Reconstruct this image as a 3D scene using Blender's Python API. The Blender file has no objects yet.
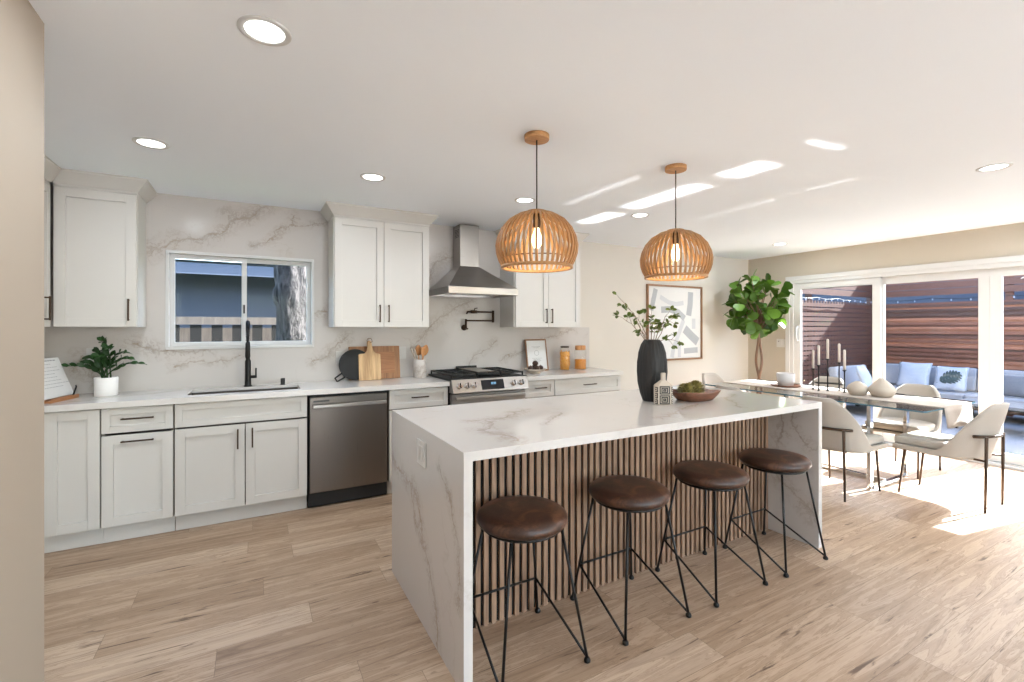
import bpy, bmesh, math, random
from math import sin, cos, pi, radians, sqrt, atan2
from mathutils import Vector, Matrix, Euler

SC = bpy.context.scene
COL = SC.collection

# ------------------------------------------------------------------ camera
cd = bpy.data.cameras.new('camera')
cd.sensor_width = 36.0
cd.lens = 465.0 / 1024.0 * 36.0
cd.shift_y = -13.5 / 1024.0
cd.clip_start = 0.02
cam = bpy.data.objects.new('camera', cd)
COL.objects.link(cam)
cam.location = (0, 0, 1.385)
cam.rotation_euler = (pi / 2, 0, -radians(29.1))
SC.camera = cam

# ------------------------------------------------------------------ world, sun, exposure
SUN_TAN = 0.757
world = bpy.data.worlds.new('sky')
SC.world = world
world.use_nodes = True
wn = world.node_tree
wn.nodes.clear()
wo = wn.nodes.new('ShaderNodeOutputWorld')
wb = wn.nodes.new('ShaderNodeBackground')
sky = wn.nodes.new('ShaderNodeTexSky')
sky.sky_type = 'NISHITA'
sky.sun_disc = False
sky.sun_elevation = math.atan(SUN_TAN)
sky.sun_rotation = radians(100)
sky.air_density = 1.0
sky.dust_density = 2.0
wn.links.new(sky.outputs[0], wb.inputs[0])
wb.inputs[1].default_value = 0.52
wn.links.new(wb.outputs[0], wo.inputs[0])

sl = bpy.data.lights.new('sun', 'SUN')
sl.energy = 15.0
sl.angle = radians(0.5)
sl.color = (.975, .985, 1.0)
sun = bpy.data.objects.new('sun', sl)
COL.objects.link(sun)
sun.location = (20, -3, 16)
sun.rotation_euler = Vector((-0.986, 0.165, -SUN_TAN)).to_track_quat('-Z', 'Y').to_euler()

SC.view_settings.view_transform = 'Standard'
SC.view_settings.look = 'None'
SC.view_settings.exposure = 1.8
SC.view_settings.gamma = 1.0
SC.view_settings.use_curve_mapping = False
SC.cycles.use_denoising = True
SC.cycles.max_bounces = 10
SC.cycles.diffuse_bounces = 6
SC.cycles.transparent_max_bounces = 24
SC.cycles.sample_clamp_indirect = 6.0
SC.cycles.caustics_reflective = False
SC.cycles.caustics_refractive = False
LAMP_W = 3.4
LAMP_C = (.86, .94, 1.0)

# ------------------------------------------------------------------ materials
def srgb(r, g, b):
    f = lambda c: (c / 255.0) / 12.92 if c / 255.0 <= 0.04045 else ((c / 255.0 + 0.055) / 1.055) ** 2.4
    return (f(r), f(g), f(b), 1.0)

def new_mat(name):
    m = bpy.data.materials.new(name)
    m.use_nodes = True
    nt = m.node_tree
    nt.nodes.clear()
    out = nt.nodes.new('ShaderNodeOutputMaterial')
    return m, nt, out

def N(nt, kind, **kw):
    n = nt.nodes.new(kind)
    for k, v in kw.items():
        setattr(n, k, v)
    return n

def sock(nt, inp, val):
    if hasattr(val, 'is_linked') or isinstance(val, bpy.types.NodeSocket):
        nt.links.new(val, inp)
    else:
        inp.default_value = val

def math_(nt, op, a, b=0.0, clamp=False):
    n = N(nt, 'ShaderNodeMath', operation=op, use_clamp=clamp)
    sock(nt, n.inputs[0], a)
    sock(nt, n.inputs[1], b)
    return n.outputs[0]

def mixc(nt, f, a, b):
    n = N(nt, 'ShaderNodeMix', data_type='RGBA')
    sock(nt, n.inputs[0], f)
    sock(nt, n.inputs[6], a)
    sock(nt, n.inputs[7], b)
    return n.outputs[2]

def noise(nt, vec, scale, detail=3.0, rough=0.5, dist=0.0):
    n = N(nt, 'ShaderNodeTexNoise')
    nt.links.new(vec, n.inputs['Vector'])
    n.inputs['Scale'].default_value = scale
    n.inputs['Detail'].default_value = detail
    n.inputs['Roughness'].default_value = rough
    n.inputs['Distortion'].default_value = dist
    return n

def ramp(nt, fac, stops):
    n = N(nt, 'ShaderNodeValToRGB')
    nt.links.new(fac, n.inputs[0])
    cr = n.color_ramp
    while len(cr.elements) < len(stops):
        cr.elements.new(0.5)
    for e, (p, c) in zip(cr.elements, stops):
        e.position = p
        e.color = c
    return n.outputs[0]

def mapping(nt, vec, scale=(1, 1, 1), loc=(0, 0, 0), rot=(0, 0, 0)):
    n = N(nt, 'ShaderNodeMapping')
    nt.links.new(vec, n.inputs[0])
    n.inputs['Scale'].default_value = scale
    n.inputs['Location'].default_value = loc
    n.inputs['Rotation'].default_value = rot
    return n.outputs[0]

def objco(nt):
    return N(nt, 'ShaderNodeTexCoord').outputs['Object']

def bsdf(nt, out, color, rough=0.5, metal=0.0, spec=0.5, **kw):
    p = N(nt, 'ShaderNodeBsdfPrincipled')
    sock(nt, p.inputs['Base Color'], color)
    sock(nt, p.inputs['Roughness'], rough)
    p.inputs['Metallic'].default_value = metal
    p.inputs['Specular IOR Level'].default_value = spec
    for k, v in kw.items():
        p.inputs[k].default_value = v
    nt.links.new(p.outputs[0], out.inputs[0])
    return p

def bump(nt, p, h, strength=0.2, dist=0.01):
    b = N(nt, 'ShaderNodeBump')
    b.inputs['Strength'].default_value = strength
    b.inputs['Distance'].default_value = dist
    nt.links.new(h, b.inputs['Height'])
    nt.links.new(b.outputs[0], p.inputs['Normal'])

def plain(name, c, rough=0.5, metal=0.0, var=0.06, scale=30, bmp=0.0, spec=0.5, **kw):
    m, nt, out = new_mat(name)
    co = objco(nt)
    nz = noise(nt, co, scale)
    a = tuple(x * (1 - var) for x in c[:3]) + (1,)
    b = tuple(min(1, x * (1 + var)) for x in c[:3]) + (1,)
    p = bsdf(nt, out, mixc(nt, nz.outputs[0], a, b), rough, metal, spec, **kw)
    if bmp:
        bump(nt, p, nz.outputs[0], bmp, 0.002)
    return m

def wood(name, c1, c2, axis=0, scale=6.0, rough=0.45, stretch=12, bmp=0.05):
    m, nt, out = new_mat(name)
    sc = [stretch, stretch, stretch]
    sc[axis] = 1.0
    v = mapping(nt, objco(nt), tuple(sc))
    n1 = noise(nt, v, scale, 5, 0.6, 0.4)
    p = bsdf(nt, out, ramp(nt, n1.outputs[0], [(0.25, c1), (0.75, c2)]), rough)
    bump(nt, p, n1.outputs[0], bmp, 0.002)
    return m

def emit(name, c, s):
    m, nt, out = new_mat(name)
    e = N(nt, 'ShaderNodeEmission')
    e.inputs[0].default_value = c
    e.inputs[1].default_value = s
    nt.links.new(e.outputs[0], out.inputs[0])
    return m

def glass(name, tint=(0.97, 0.99, 0.99, 1), refl=1.0, ior=1.5):
    # thin clear pane: passes light straight through, mirrors by Fresnel
    m, nt, out = new_mat(name)
    t = N(nt, 'ShaderNodeBsdfTransparent')
    t.inputs[0].default_value = tint
    g = N(nt, 'ShaderNodeBsdfGlossy')
    g.inputs['Roughness'].default_value = 0.0
    f = N(nt, 'ShaderNodeFresnel')
    gm = N(nt, 'ShaderNodeNewGeometry')      # same mirror strength on the way in and out of the pane
    nt.links.new(math_(nt, 'ADD', math_(nt, 'MULTIPLY', gm.outputs['Backfacing'], 1.0 / ior - ior), ior), f.inputs[0])
    k = math_(nt, 'MULTIPLY', f.outputs[0], refl, True)
    mx = N(nt, 'ShaderNodeMixShader')
    nt.links.new(k, mx.inputs[0])
    nt.links.new(t.outputs[0], mx.inputs[1])
    nt.links.new(g.outputs[0], mx.inputs[2])
    nt.links.new(mx.outputs[0], out.inputs[0])
    return m

def marble(name, base, segs, plane, vein=srgb(134, 125, 118), rough=0.12, off=(0, 0, 0), amount=1.0, spec=0.5):
    """white quartz with chosen vein paths (in the slab's own coordinates) plus faint random ones"""
    m, nt, out = new_mat(name)
    co0 = objco(nt)
    co = mapping(nt, co0, loc=off)
    # wobble
    dn = noise(nt, co, 5.0, 5, 0.65)
    dv = N(nt, 'ShaderNodeVectorMath', operation='SUBTRACT')
    nt.links.new(dn.outputs['Color'], dv.inputs[0])
    dv.inputs[1].default_value = (0.5, 0.5, 0.5)
    ds = N(nt, 'ShaderNodeVectorMath', operation='SCALE')
    nt.links.new(dv.outputs[0], ds.inputs[0])
    ds.inputs['Scale'].default_value = 0.22
    ad = N(nt, 'ShaderNodeVectorMath', operation='ADD')
    nt.links.new(co, ad.inputs[0])
    nt.links.new(ds.outputs[0], ad.inputs[1])
    keep = [1, 1, 1]
    keep[plane] = 0
    fl = N(nt, 'ShaderNodeVectorMath', operation='MULTIPLY')
    nt.links.new(ad.outputs[0], fl.inputs[0])
    fl.inputs[1].default_value = keep
    P = fl.outputs[0]
    def v3(q):
        q = list(q)
        q.insert(plane, 0.0)
        return Vector(q)
    acc = None
    cl = None
    for path, w in segs:
        for a, b in zip(path[:-1], path[1:]):
            A, B = v3(a), v3(b)
            ba = B - A
            s = N(nt, 'ShaderNodeVectorMath', operation='SUBTRACT')
            nt.links.new(P, s.inputs[0])
            s.inputs[1].default_value = A
            d = N(nt, 'ShaderNodeVectorMath', operation='DOT_PRODUCT')
            nt.links.new(s.outputs[0], d.inputs[0])
            d.inputs[1].default_value = ba / max(ba.length_squared, 1e-9)
            h = math_(nt, 'MULTIPLY', d.outputs['Value'], 1.0, True)
            k = N(nt, 'ShaderNodeVectorMath', operation='SCALE')
            k.inputs[0].default_value = ba
            nt.links.new(h, k.inputs['Scale'])
            s2 = N(nt, 'ShaderNodeVectorMath', operation='SUBTRACT')
            nt.links.new(s.outputs[0], s2.inputs[0])
            nt.links.new(k.outputs[0], s2.inputs[1])
            ln = N(nt, 'ShaderNodeVectorMath', operation='LENGTH')
            nt.links.new(s2.outputs[0], ln.inputs[0])
            mr = math_(nt, 'SUBTRACT', 1.0, math_(nt, 'DIVIDE', ln.outputs['Value'], w), True)
            mc = math_(nt, 'SUBTRACT', 1.0, math_(nt, 'DIVIDE', ln.outputs['Value'], w * 7), True)
            acc = mr if acc is None else math_(nt, 'MAXIMUM', acc, mr)
            cl = mc if cl is None else math_(nt, 'MAXIMUM', cl, mc)
    # random hairlines
    n2 = noise(nt, ad.outputs[0], 1.3, 4, 0.55, 0.5)
    rid = math_(nt, 'ABSOLUTE', math_(nt, 'SUBTRACT', n2.outputs[0], 0.5))
    hair = math_(nt, 'SUBTRACT', 1.0, math_(nt, 'DIVIDE', rid, 0.008), True)
    n3 = noise(nt, co, 2.1, 2)
    gate = math_(nt, 'MULTIPLY', math_(nt, 'SUBTRACT', n3.outputs[0], 0.5, True), 3.0, True)
    hair = math_(nt, 'MULTIPLY', math_(nt, 'MULTIPLY', hair, gate), 0.35)
    n4 = noise(nt, co, 14.0, 4, 0.6)
    brk = math_(nt, 'ADD', math_(nt, 'MULTIPLY', n4.outputs[0], 1.3), -0.05, True)
    fac = hair
    if acc is not None:
        v = math_(nt, 'MULTIPLY', math_(nt, 'POWER', acc, 0.7), brk)
        n5 = noise(nt, ad.outputs[0], 7.0, 5, 0.7, 1.0)
        c2 = math_(nt, 'MULTIPLY', math_(nt, 'SUBTRACT', 1.0, math_(nt, 'DIVIDE', math_(nt, 'ABSOLUTE', math_(nt, 'SUBTRACT', n5.outputs[0], 0.5)), 0.05), True), cl)
        c3 = math_(nt, 'ADD', math_(nt, 'MULTIPLY', c2, 0.5), math_(nt, 'MULTIPLY', cl, 0.13))
        fac = math_(nt, 'MAXIMUM', math_(nt, 'MAXIMUM', v, c3), hair)
    fac = math_(nt, 'MULTIPLY', fac, amount, True)
    nv = noise(nt, co, 4.0, 2)
    vc = mixc(nt, nv.outputs[0], vein, srgb(158, 134, 108))
    nb = noise(nt, co, 1.6, 3)
    bc = mixc(nt, nb.outputs[0], tuple(x * 0.95 for x in base[:3]) + (1,), base)
    bsdf(nt, out, mixc(nt, fac, bc, vc), rough, 0.0, spec)
    return m

def floor_mat():
    m, nt, out = new_mat('oak_planks')
    co = objco(nt)
    br = N(nt, 'ShaderNodeTexBrick')
    sx = N(nt, 'ShaderNodeSeparateXYZ')
    nt.links.new(co, sx.inputs[0])
    wnz = N(nt, 'ShaderNodeTexWhiteNoise', noise_dimensions='1D')
    nt.links.new(math_(nt, 'FLOOR', math_(nt, 'DIVIDE', sx.outputs[1], 0.182)), wnz.inputs['W'])
    cxy = N(nt, 'ShaderNodeCombineXYZ')
    nt.links.new(math_(nt, 'ADD', sx.outputs[0], math_(nt, 'MULTIPLY', wnz.outputs['Value'], 1.22)), cxy.inputs[0])
    nt.links.new(sx.outputs[1], cxy.inputs[1])
    nt.links.new(cxy.outputs[0], br.inputs['Vector'])
    br.offset = 0.0
    br.offset_frequency = 1
    br.inputs['Color1'].default_value = (0, 0, 0, 1)
    br.inputs['Color2'].default_value = (1, 1, 1, 1)
    br.inputs['Mortar'].default_value = (0.5, 0.5, 0.5, 1)
    br.inputs['Scale'].default_value = 1.0
    br.inputs['Mortar Size'].default_value = 0.0011
    br.inputs['Mortar Smooth'].default_value = 0.3
    br.inputs['Bias'].default_value = 0.0
    br.inputs['Brick Width'].default_value = 1.22
    br.inputs['Row Height'].default_value = 0.182
    tone = N(nt, 'ShaderNodeSeparateColor')
    nt.links.new(br.outputs['Color'], tone.inputs[0])
    tv = tone.outputs[0]
    # each plank reads its own slice of the grain
    cmb = N(nt, 'ShaderNodeCombineXYZ')
    nt.links.new(math_(nt, 'MULTIPLY', tv, 37.0), cmb.inputs[2])
    nt.links.new(math_(nt, 'MULTIPLY', tv, 11.0), cmb.inputs[0])
    ad = N(nt, 'ShaderNodeVectorMath', operation='ADD')
    nt.links.new(co, ad.inputs[0])
    nt.links.new(cmb.outputs[0], ad.inputs[1])
    pv = ad.outputs[0]
    g1 = noise(nt, mapping(nt, pv, (0.6, 8.0, 1.0)), 2.4, 6, 0.66, 1.4)      # broad cathedral bands
    g2 = noise(nt, mapping(nt, pv, (1.6, 42.0, 1.0)), 3.0, 4, 0.6, 0.3)      # fine streaks
    g3 = noise(nt, mapping(nt, pv, (1.0, 11.0, 1.0)), 2.4, 4, 0.6, 1.2)       # dark cracks and knots
    base = ramp(nt, g1.outputs[0], [(0.30, srgb(92, 71, 55)), (0.42, srgb(158, 133, 110)), (0.56, srgb(198, 174, 150)), (0.72, srgb(140, 114, 92))])
    base = mixc(nt, math_(nt, 'MULTIPLY', g2.outputs[0], 0.5), base, srgb(130, 102, 80))
    tint = ramp(nt, tv, [(0.0, srgb(138, 112, 89)), (0.5, srgb(180, 155, 131)), (1.0, srgb(208, 187, 166))])
    base = mixc(nt, 0.38, base, tint)
    kn = math_(nt, 'MULTIPLY', math_(nt, 'SUBTRACT', g3.outputs[0], 0.625, True), 12.0, True)
    base = mixc(nt, math_(nt, 'MULTIPLY', kn, 0.9), base, srgb(74, 50, 34))
    ring = math_(nt, 'SUBTRACT', 1.0, math_(nt, 'DIVIDE', math_(nt, 'ABSOLUTE', math_(nt, 'SUBTRACT', g1.outputs[0], 0.5)), 0.022), True)
    base = mixc(nt, math_(nt, 'MULTIPLY', ring, 0.5), base, srgb(112, 82, 58))
    base = mixc(nt, math_(nt, 'MULTIPLY', br.outputs['Fac'], 0.75), base, srgb(96, 74, 56))
    rg = math_(nt, 'ADD', math_(nt, 'MULTIPLY', g2.outputs[0], 0.18), 0.36)
    p = bsdf(nt, out, base, rg, 0.0, 0.4)
    bump(nt, p, math_(nt, 'SUBTRACT', math_(nt, 'MULTIPLY', g2.outputs[0], 0.25), br.outputs['Fac']), 0.12, 0.002)
    return m

def leather_mat():
    m, nt, out = new_mat('brown_leather')
    co = objco(nt)
    a = noise(nt, co, 9, 5, 0.65, 0.6)
    b = noise(nt, co, 160, 2)
    c = ramp(nt, a.outputs[0], [(0.32, srgb(34, 21, 16)), (0.5, srgb(62, 39, 29)), (0.68, srgb(112, 76, 56))])
    p = bsdf(nt, out, c, 0.36, 0, 0.5)
    bump(nt, p, b.outputs[0], 0.12, 0.001)
    return m

def fabric(name, c, sc=260):
    m, nt, out = new_mat(name)
    co = objco(nt)
    a = noise(nt, co, sc, 2)
    b = noise(nt, co, 7, 3)
    col = mixc(nt, a.outputs[0], tuple(x * .84 for x in c[:3]) + (1,), c)
    col = mixc(nt, math_(nt, 'MULTIPLY', b.outputs[0], 0.25), col, tuple(x * .88 for x in c[:3]) + (1,))
    p = bsdf(nt, out, col, 0.9, 0, 0.2)
    p.inputs['Sheen Weight'].default_value = 0.2
    bump(nt, p, a.outputs[0], 0.25, 0.001)
    return m

def steel(name, c, rough=0.3, axis=0):
    m, nt, out = new_mat(name)
    s = [90, 90, 90]
    s[axis] = 1.0
    v = mapping(nt, objco(nt), tuple(s))
    a = noise(nt, v, 3.0, 3)
    col = mixc(nt, a.outputs[0], tuple(x * .88 for x in c[:3]) + (1,), c)
    bsdf(nt, out, col, math_(nt, 'ADD', math_(nt, 'MULTIPLY', a.outputs[0], 0.12), rough - 0.06), 1.0)
    return m

def leafmat(name, c1, c2, rough=0.4):
    m, nt, out = new_mat(name)
    co = objco(nt)
    a = noise(nt, co, 9, 3)
    r = N(nt, 'ShaderNodeNewGeometry')
    f = math_(nt, 'ADD', math_(nt, 'MULTIPLY', r.outputs['Random Per Island'], 0.75), math_(nt, 'MULTIPLY', a.outputs[0], 0.25))
    p = bsdf(nt, out, mixc(nt, f, c1, c2), rough, 0, 0.4)
    tr = N(nt, 'ShaderNodeBsdfTranslucent')
    tr.inputs[0].default_value = c2
    mx = N(nt, 'ShaderNodeMixShader')
    mx.inputs[0].default_value = 0.18
    nt.links.new(p.outputs[0], mx.inputs[1])
    nt.links.new(tr.outputs[0], mx.inputs[2])
    nt.links.new(mx.outputs[0], out.inputs[0])
    return m

V1 = 0.011
BS = [([(1.39, 1.22), (1.5, 1.38), (1.64, 1.49), (1.78, 1.59), (1.95, 1.68)], .014), ([(1.92, 1.01), (2.06, 1.11), (2.23, 1.27)], .008),
      ([(2.31, 1.03), (2.61, 1.15), (2.77, 1.27), (3.26, 1.36)], .008), ([(1.45, 1.84), (1.52, 1.91), (1.6, 2.05), (1.74, 2.1)], .018),
      ([(-.68, 1.96), (-.54, 2.03), (-.37, 2.09), (-.24, 2.14), (-.17, 2.25), (-.05, 2.28), (.09, 2.4)], .016), ([(-.02, 2.05), (.09, 2.1), (.29, 2.26), (.32, 2.36)], .007),
      ([(.29, 2.26), (.58, 2.32)], .006), ([(-.79, 1.27), (-.62, 1.22), (-.48, 1.18), (-.33, 1.2)], .014), ([(-.53, 1.08), (-.43, 1.11), (-.28, 1.12), (-.1, 1.15)], .007),
      ([(.47, 1.08), (.64, 1.19), (.75, 1.3)], .012), ([(.46, 1.51), (.58, 1.53)], .012), ([(-1.09, 1.08), (-1.05, 1.15), (-1.0, 1.13), (-.99, 1.04)], .016)]
TS = [([(.95, 2.15), (1.05, 2.13), (1.13, 2.13), (1.35, 2.28)], .013), ([(.92, 1.95), (.93, 1.79), (.95, 1.65)], .012), ([(1.25, 1.92), (1.49, 2.09)], .007),
      ([(1.03, 2.13), (1.0, 2.0), (.92, 1.95)], .012), ([(1.86, 1.73), (2.12, 1.85), (2.4, 1.94)], .009), ([(2.5, 1.75), (2.75, 2.0), (2.95, 2.1)], .008)]
LS = [([(2.62, .65), (2.34, .6), (2.18, .56), (2.13, .47), (2.08, .4), (2.01, .3), (1.96, .22), (1.93, .13), (1.9, 0)], .012), ([(1.89, .81), (1.76, .7), (1.67, .51), (1.66, .3)], .007),
      ([(2.3, .6), (2.2, .45), (2.05, .36)], .007)]
RS = [([(1.87, .87), (1.85, .76), (1.82, .69), (1.88, .6)], .013), ([(1.75, .87), (1.75, .77), (1.73, .71), (1.68, .68), (1.64, .64)], .008), ([(1.9, .4), (1.78, .3), (1.66, .2)], .012)]
QW = srgb(204, 200, 197)
MT = {}
MT['white_wall'] = plain('warm_white_paint', srgb(210, 204, 195), 0.7, var=0.015, scale=3, spec=0.2)
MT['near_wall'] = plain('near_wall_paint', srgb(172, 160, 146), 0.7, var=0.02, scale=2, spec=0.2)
MT['beige_wall'] = plain('beige_paint', srgb(188, 179, 164), 0.7, var=0.02, scale=2, spec=0.2)
MT['ceiling'] = plain('ceiling_paint', srgb(238, 243, 249), 0.85, var=0.01, scale=2, spec=0.1)
MT['floor'] = floor_mat()
MT['trim'] = plain('white_trim', srgb(206, 206, 205), 0.4, var=0.01)
MT['cab'] = plain('cabinet_paint', srgb(204, 201, 196), 0.38, var=0.012, scale=4)
MT['cab_in'] = plain('cabinet_gap', srgb(120, 112, 104), 0.6)
MT['backsplash'] = marble('marble_backsplash', srgb(200, 195, 191), BS, 1, vein=srgb(122, 112, 104), rough=0.2, spec=.2)
MT['counter'] = marble('quartz_counter', srgb(216, 212, 208), [([(-1.2, 3.85), (-.7, 4.1), (-.4, 4.3)], .008), ([(2.6, 3.85), (2.9, 4.2)], .008)], 2, rough=0.12, amount=0.6)
MT['island_top'] = marble('quartz_island_top', QW, TS, 2, rough=0.08)
MT['island_left'] = marble('quartz_island_end', QW, LS, 0, rough=0.12)
MT['island_right'] = marble('quartz_island_far_end', QW, RS, 0, rough=0.12)
MT['bronze'] = plain('dark_bronze', srgb(74, 59, 48), 0.35, 0.85)
MT['black'] = plain('black_metal', srgb(20, 19, 19), 0.4, 0.3)
MT['blackmatte'] = plain('matte_black', srgb(26, 26, 27), 0.65, 0.0)
MT['steel'] = steel('brushed_steel', srgb(176, 172, 168), 0.3)
MT['steel_dark'] = steel('dark_steel', srgb(128, 120, 113), 0.3, axis=2)
MT['basin_steel'] = plain('basin_steel', srgb(104, 96, 90), 0.4, 0.9)
MT['chrome'] = plain('chrome', srgb(225, 225, 228), 0.08, 1.0, var=0.01)
MT['slat'] = wood('walnut_slats', srgb(112, 84, 65), srgb(172, 139, 114), axis=2, scale=4, stretch=14, rough=0.55)
MT['felt'] = plain('black_felt', srgb(9, 8, 8), 0.95, var=0.2, scale=200)
MT['leather'] = leather_mat()
MT['pendwood'] = wood('pendant_wood', srgb(142, 100, 58), srgb(188, 142, 92), axis=2, scale=5, rough=0.45)
MT['canopywood'] = wood('canopy_wood', srgb(168, 116, 68), srgb(206, 156, 104), axis=0, scale=5)
MT['boarddark'] = wood('board_walnut', srgb(126, 82, 48), srgb(178, 128, 82), axis=2, scale=4)
MT['boardlight'] = wood('board_olive', srgb(150, 108, 66), srgb(224, 190, 142), axis=2, scale=3)
MT['spoon'] = wood('spoon_wood', srgb(168, 110, 62), srgb(204, 148, 94), axis=2)
MT['bowlwood'] = wood('dark_bowl_wood', srgb(78, 46, 32), srgb(150, 98, 70), axis=0, scale=4, rough=0.4)
MT['framewood'] = wood('frame_wood', srgb(120, 86, 60), srgb(160, 120, 88), axis=2)
MT['standwood'] = wood('stand_wood', srgb(140, 88, 50), srgb(180, 124, 78), axis=0)
MT['paper'] = plain('paper', srgb(218, 218, 217), 0.7, var=0.015)
MT['ink'] = plain('grey_ink', srgb(150, 150, 152), 0.8)
MT['artgrey'] = plain('art_grey', srgb(170, 173, 178), 0.8, var=0.04, scale=15)
MT['artlight'] = plain('art_light_grey', srgb(196, 198, 202), 0.8, var=0.03, scale=15)
MT['white_ceramic'] = plain('white_ceramic', srgb(236, 234, 231), 0.35, var=0.01)
MT['greige_ceramic'] = plain('sand_ceramic', srgb(188, 176, 162), 0.6, var=0.04, scale=8)
MT['grey_ceramic'] = plain('pale_grey_ceramic', srgb(204, 202, 202), 0.6, var=0.04)
MT['vase'] = plain('charcoal_vase', srgb(28, 27, 27), 0.6, var=0.15, scale=12)
MT['crock'] = marble('marble_crock', srgb(206, 200, 195), [([(-.05, .03), (.0, .09), (.03, .17)], .01), ([(.01, .0), (.05, .07)], .007)], 1, rough=0.25)
MT['fabric'] = fabric('cream_boucle', srgb(178, 169, 159))
MT['runner'] = fabric('grey_beige_runner', srgb(184, 172, 162), 120)
MT['outfabric'] = fabric('pale_outdoor_fabric', srgb(138, 139, 147), 120)
MT['outwhite'] = fabric('white_outdoor_fabric', srgb(152, 158, 172), 120)
MT['greyfabric'] = fabric('grey_outdoor_fabric', srgb(96, 98, 106), 120)
MT['glass'] = glass('window_glass', refl=0.4)
MT['kitchenglass'] = glass('kitchen_window_glass', refl=0.12)
MT['tableglass'] = glass('table_glass', (0.93, 0.98, 0.98, 1), 1.3)
MT['glassedge'] = plain('glass_edge', srgb(70, 104, 118), 0.1, 0.0)
MT['jarglass'] = glass('jar_glass', (0.98, 0.98, 0.97, 1), 1.0)
MT['pasta'] = plain('pasta', srgb(214, 150, 66), 0.6, var=0.3, scale=60, bmp=0.5)
MT['pasta2'] = plain('grain', srgb(196, 124, 40), 0.6, var=0.3, scale=90, bmp=0.5)
MT['fig'] = plain('dark_fruit', srgb(64, 42, 32), 0.4, var=0.35, scale=25)
MT['artichoke'] = leafmat('artichoke_green', srgb(70, 70, 30), srgb(176, 162, 98))
MT['leaf_zz'] = leafmat('zz_leaf', srgb(22, 46, 20), srgb(48, 86, 38))
MT['leaf_fig'] = leafmat('fig_leaf', srgb(22, 50, 16), srgb(100, 138, 44))
MT['leaf_branch'] = leafmat('branch_leaf', srgb(50, 70, 24), srgb(112, 130, 56))
MT['twig'] = wood('twig', srgb(96, 76, 60), srgb(140, 116, 94), axis=2, scale=10)
MT['trunk'] = wood('trunk', srgb(84, 60, 44), srgb(130, 98, 74), axis=2, scale=10)
MT['soil'] = plain('soil', srgb(50, 38, 30), 0.95, var=0.4, scale=80, bmp=0.6)
MT['candle'] = plain('candle_wax', srgb(214, 203, 194), 0.5, var=0.02)
MT['plastic'] = plain('white_plastic', srgb(204, 202, 199), 0.35, var=0.01)
MT['hole'] = plain('dark_slot', srgb(60, 60, 60), 0.6)
MT['display'] = plain('black_display', srgb(14, 18, 26), 0.12, 0.0)
MT['led'] = emit('display_digits', srgb(150, 200, 235), .25)
MT['lens'] = emit('lamp_lens', (1.0, 0.97, 0.92, 1), 2.0)
MT['bulb'] = emit('filament_bulb', (1.0, 0.78, 0.42, 1), 3.0)
MT['redwood'] = wood('redwood_slats', srgb(46, 26, 22), srgb(84, 48, 36), axis=0, scale=3, rough=0.6)
def fence_mat():
    m, nt, out = new_mat('redwood_boards')
    v = mapping(nt, objco(nt), (12, 1, 12))
    a = noise(nt, v, 3, 4, 0.6, 0.4)
    g = N(nt, 'ShaderNodeNewGeometry')
    f = math_(nt, 'ADD', math_(nt, 'MULTIPLY', g.outputs['Random Per Island'], 0.6), math_(nt, 'MULTIPLY', a.outputs[0], 0.4))
    bsdf(nt, out, ramp(nt, f, [(0.2, srgb(58, 34, 28)), (0.55, srgb(98, 58, 44)), (0.85, srgb(146, 96, 74))]), 0.6)
    return m
MT['redwoody'] = fence_mat()
MT['patio'] = plain('patio_pavers', srgb(120, 122, 128), 0.8, var=0.06, scale=2, bmp=0.1)
MT['terrace'] = plain('bounce_terrace', srgb(206, 204, 200), 0.85, var=0.04, scale=2)
MT['lawn'] = plain('lawn_soil', srgb(74, 92, 44), 0.95, var=0.3, scale=40)
MT['grass'] = leafmat('grass_blade', srgb(64, 96, 36), srgb(122, 150, 72))
MT['house'] = plain('blue_grey_siding', srgb(66, 70, 84), 0.7, var=0.03, scale=3)
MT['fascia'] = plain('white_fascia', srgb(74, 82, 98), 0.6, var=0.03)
MT['roof'] = plain('dark_roof', srgb(24, 24, 28), 0.9, var=0.2, scale=40)
MT['picket'] = wood('weathered_picket', srgb(74, 66, 60), srgb(110, 99, 91), axis=2, scale=4, rough=0.8)
MT['darkpicket'] = wood('dark_picket', srgb(14, 11, 9), srgb(24, 19, 16), axis=2, scale=4, rough=0.9)
def bark_mat():
    m, nt, out = new_mat('bark')
    v = mapping(nt, objco(nt), (1, 1, 0.35))
    a = noise(nt, v, 24, 5, 0.7, 0.8)
    p = bsdf(nt, out, ramp(nt, a.outputs[0], [(0.38, srgb(16, 14, 14)), (0.62, srgb(84, 79, 78))]), 0.9)
    bump(nt, p, a.outputs[0], 1.0, 0.04)
    return m
MT['bark'] = bark_mat()

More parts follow.
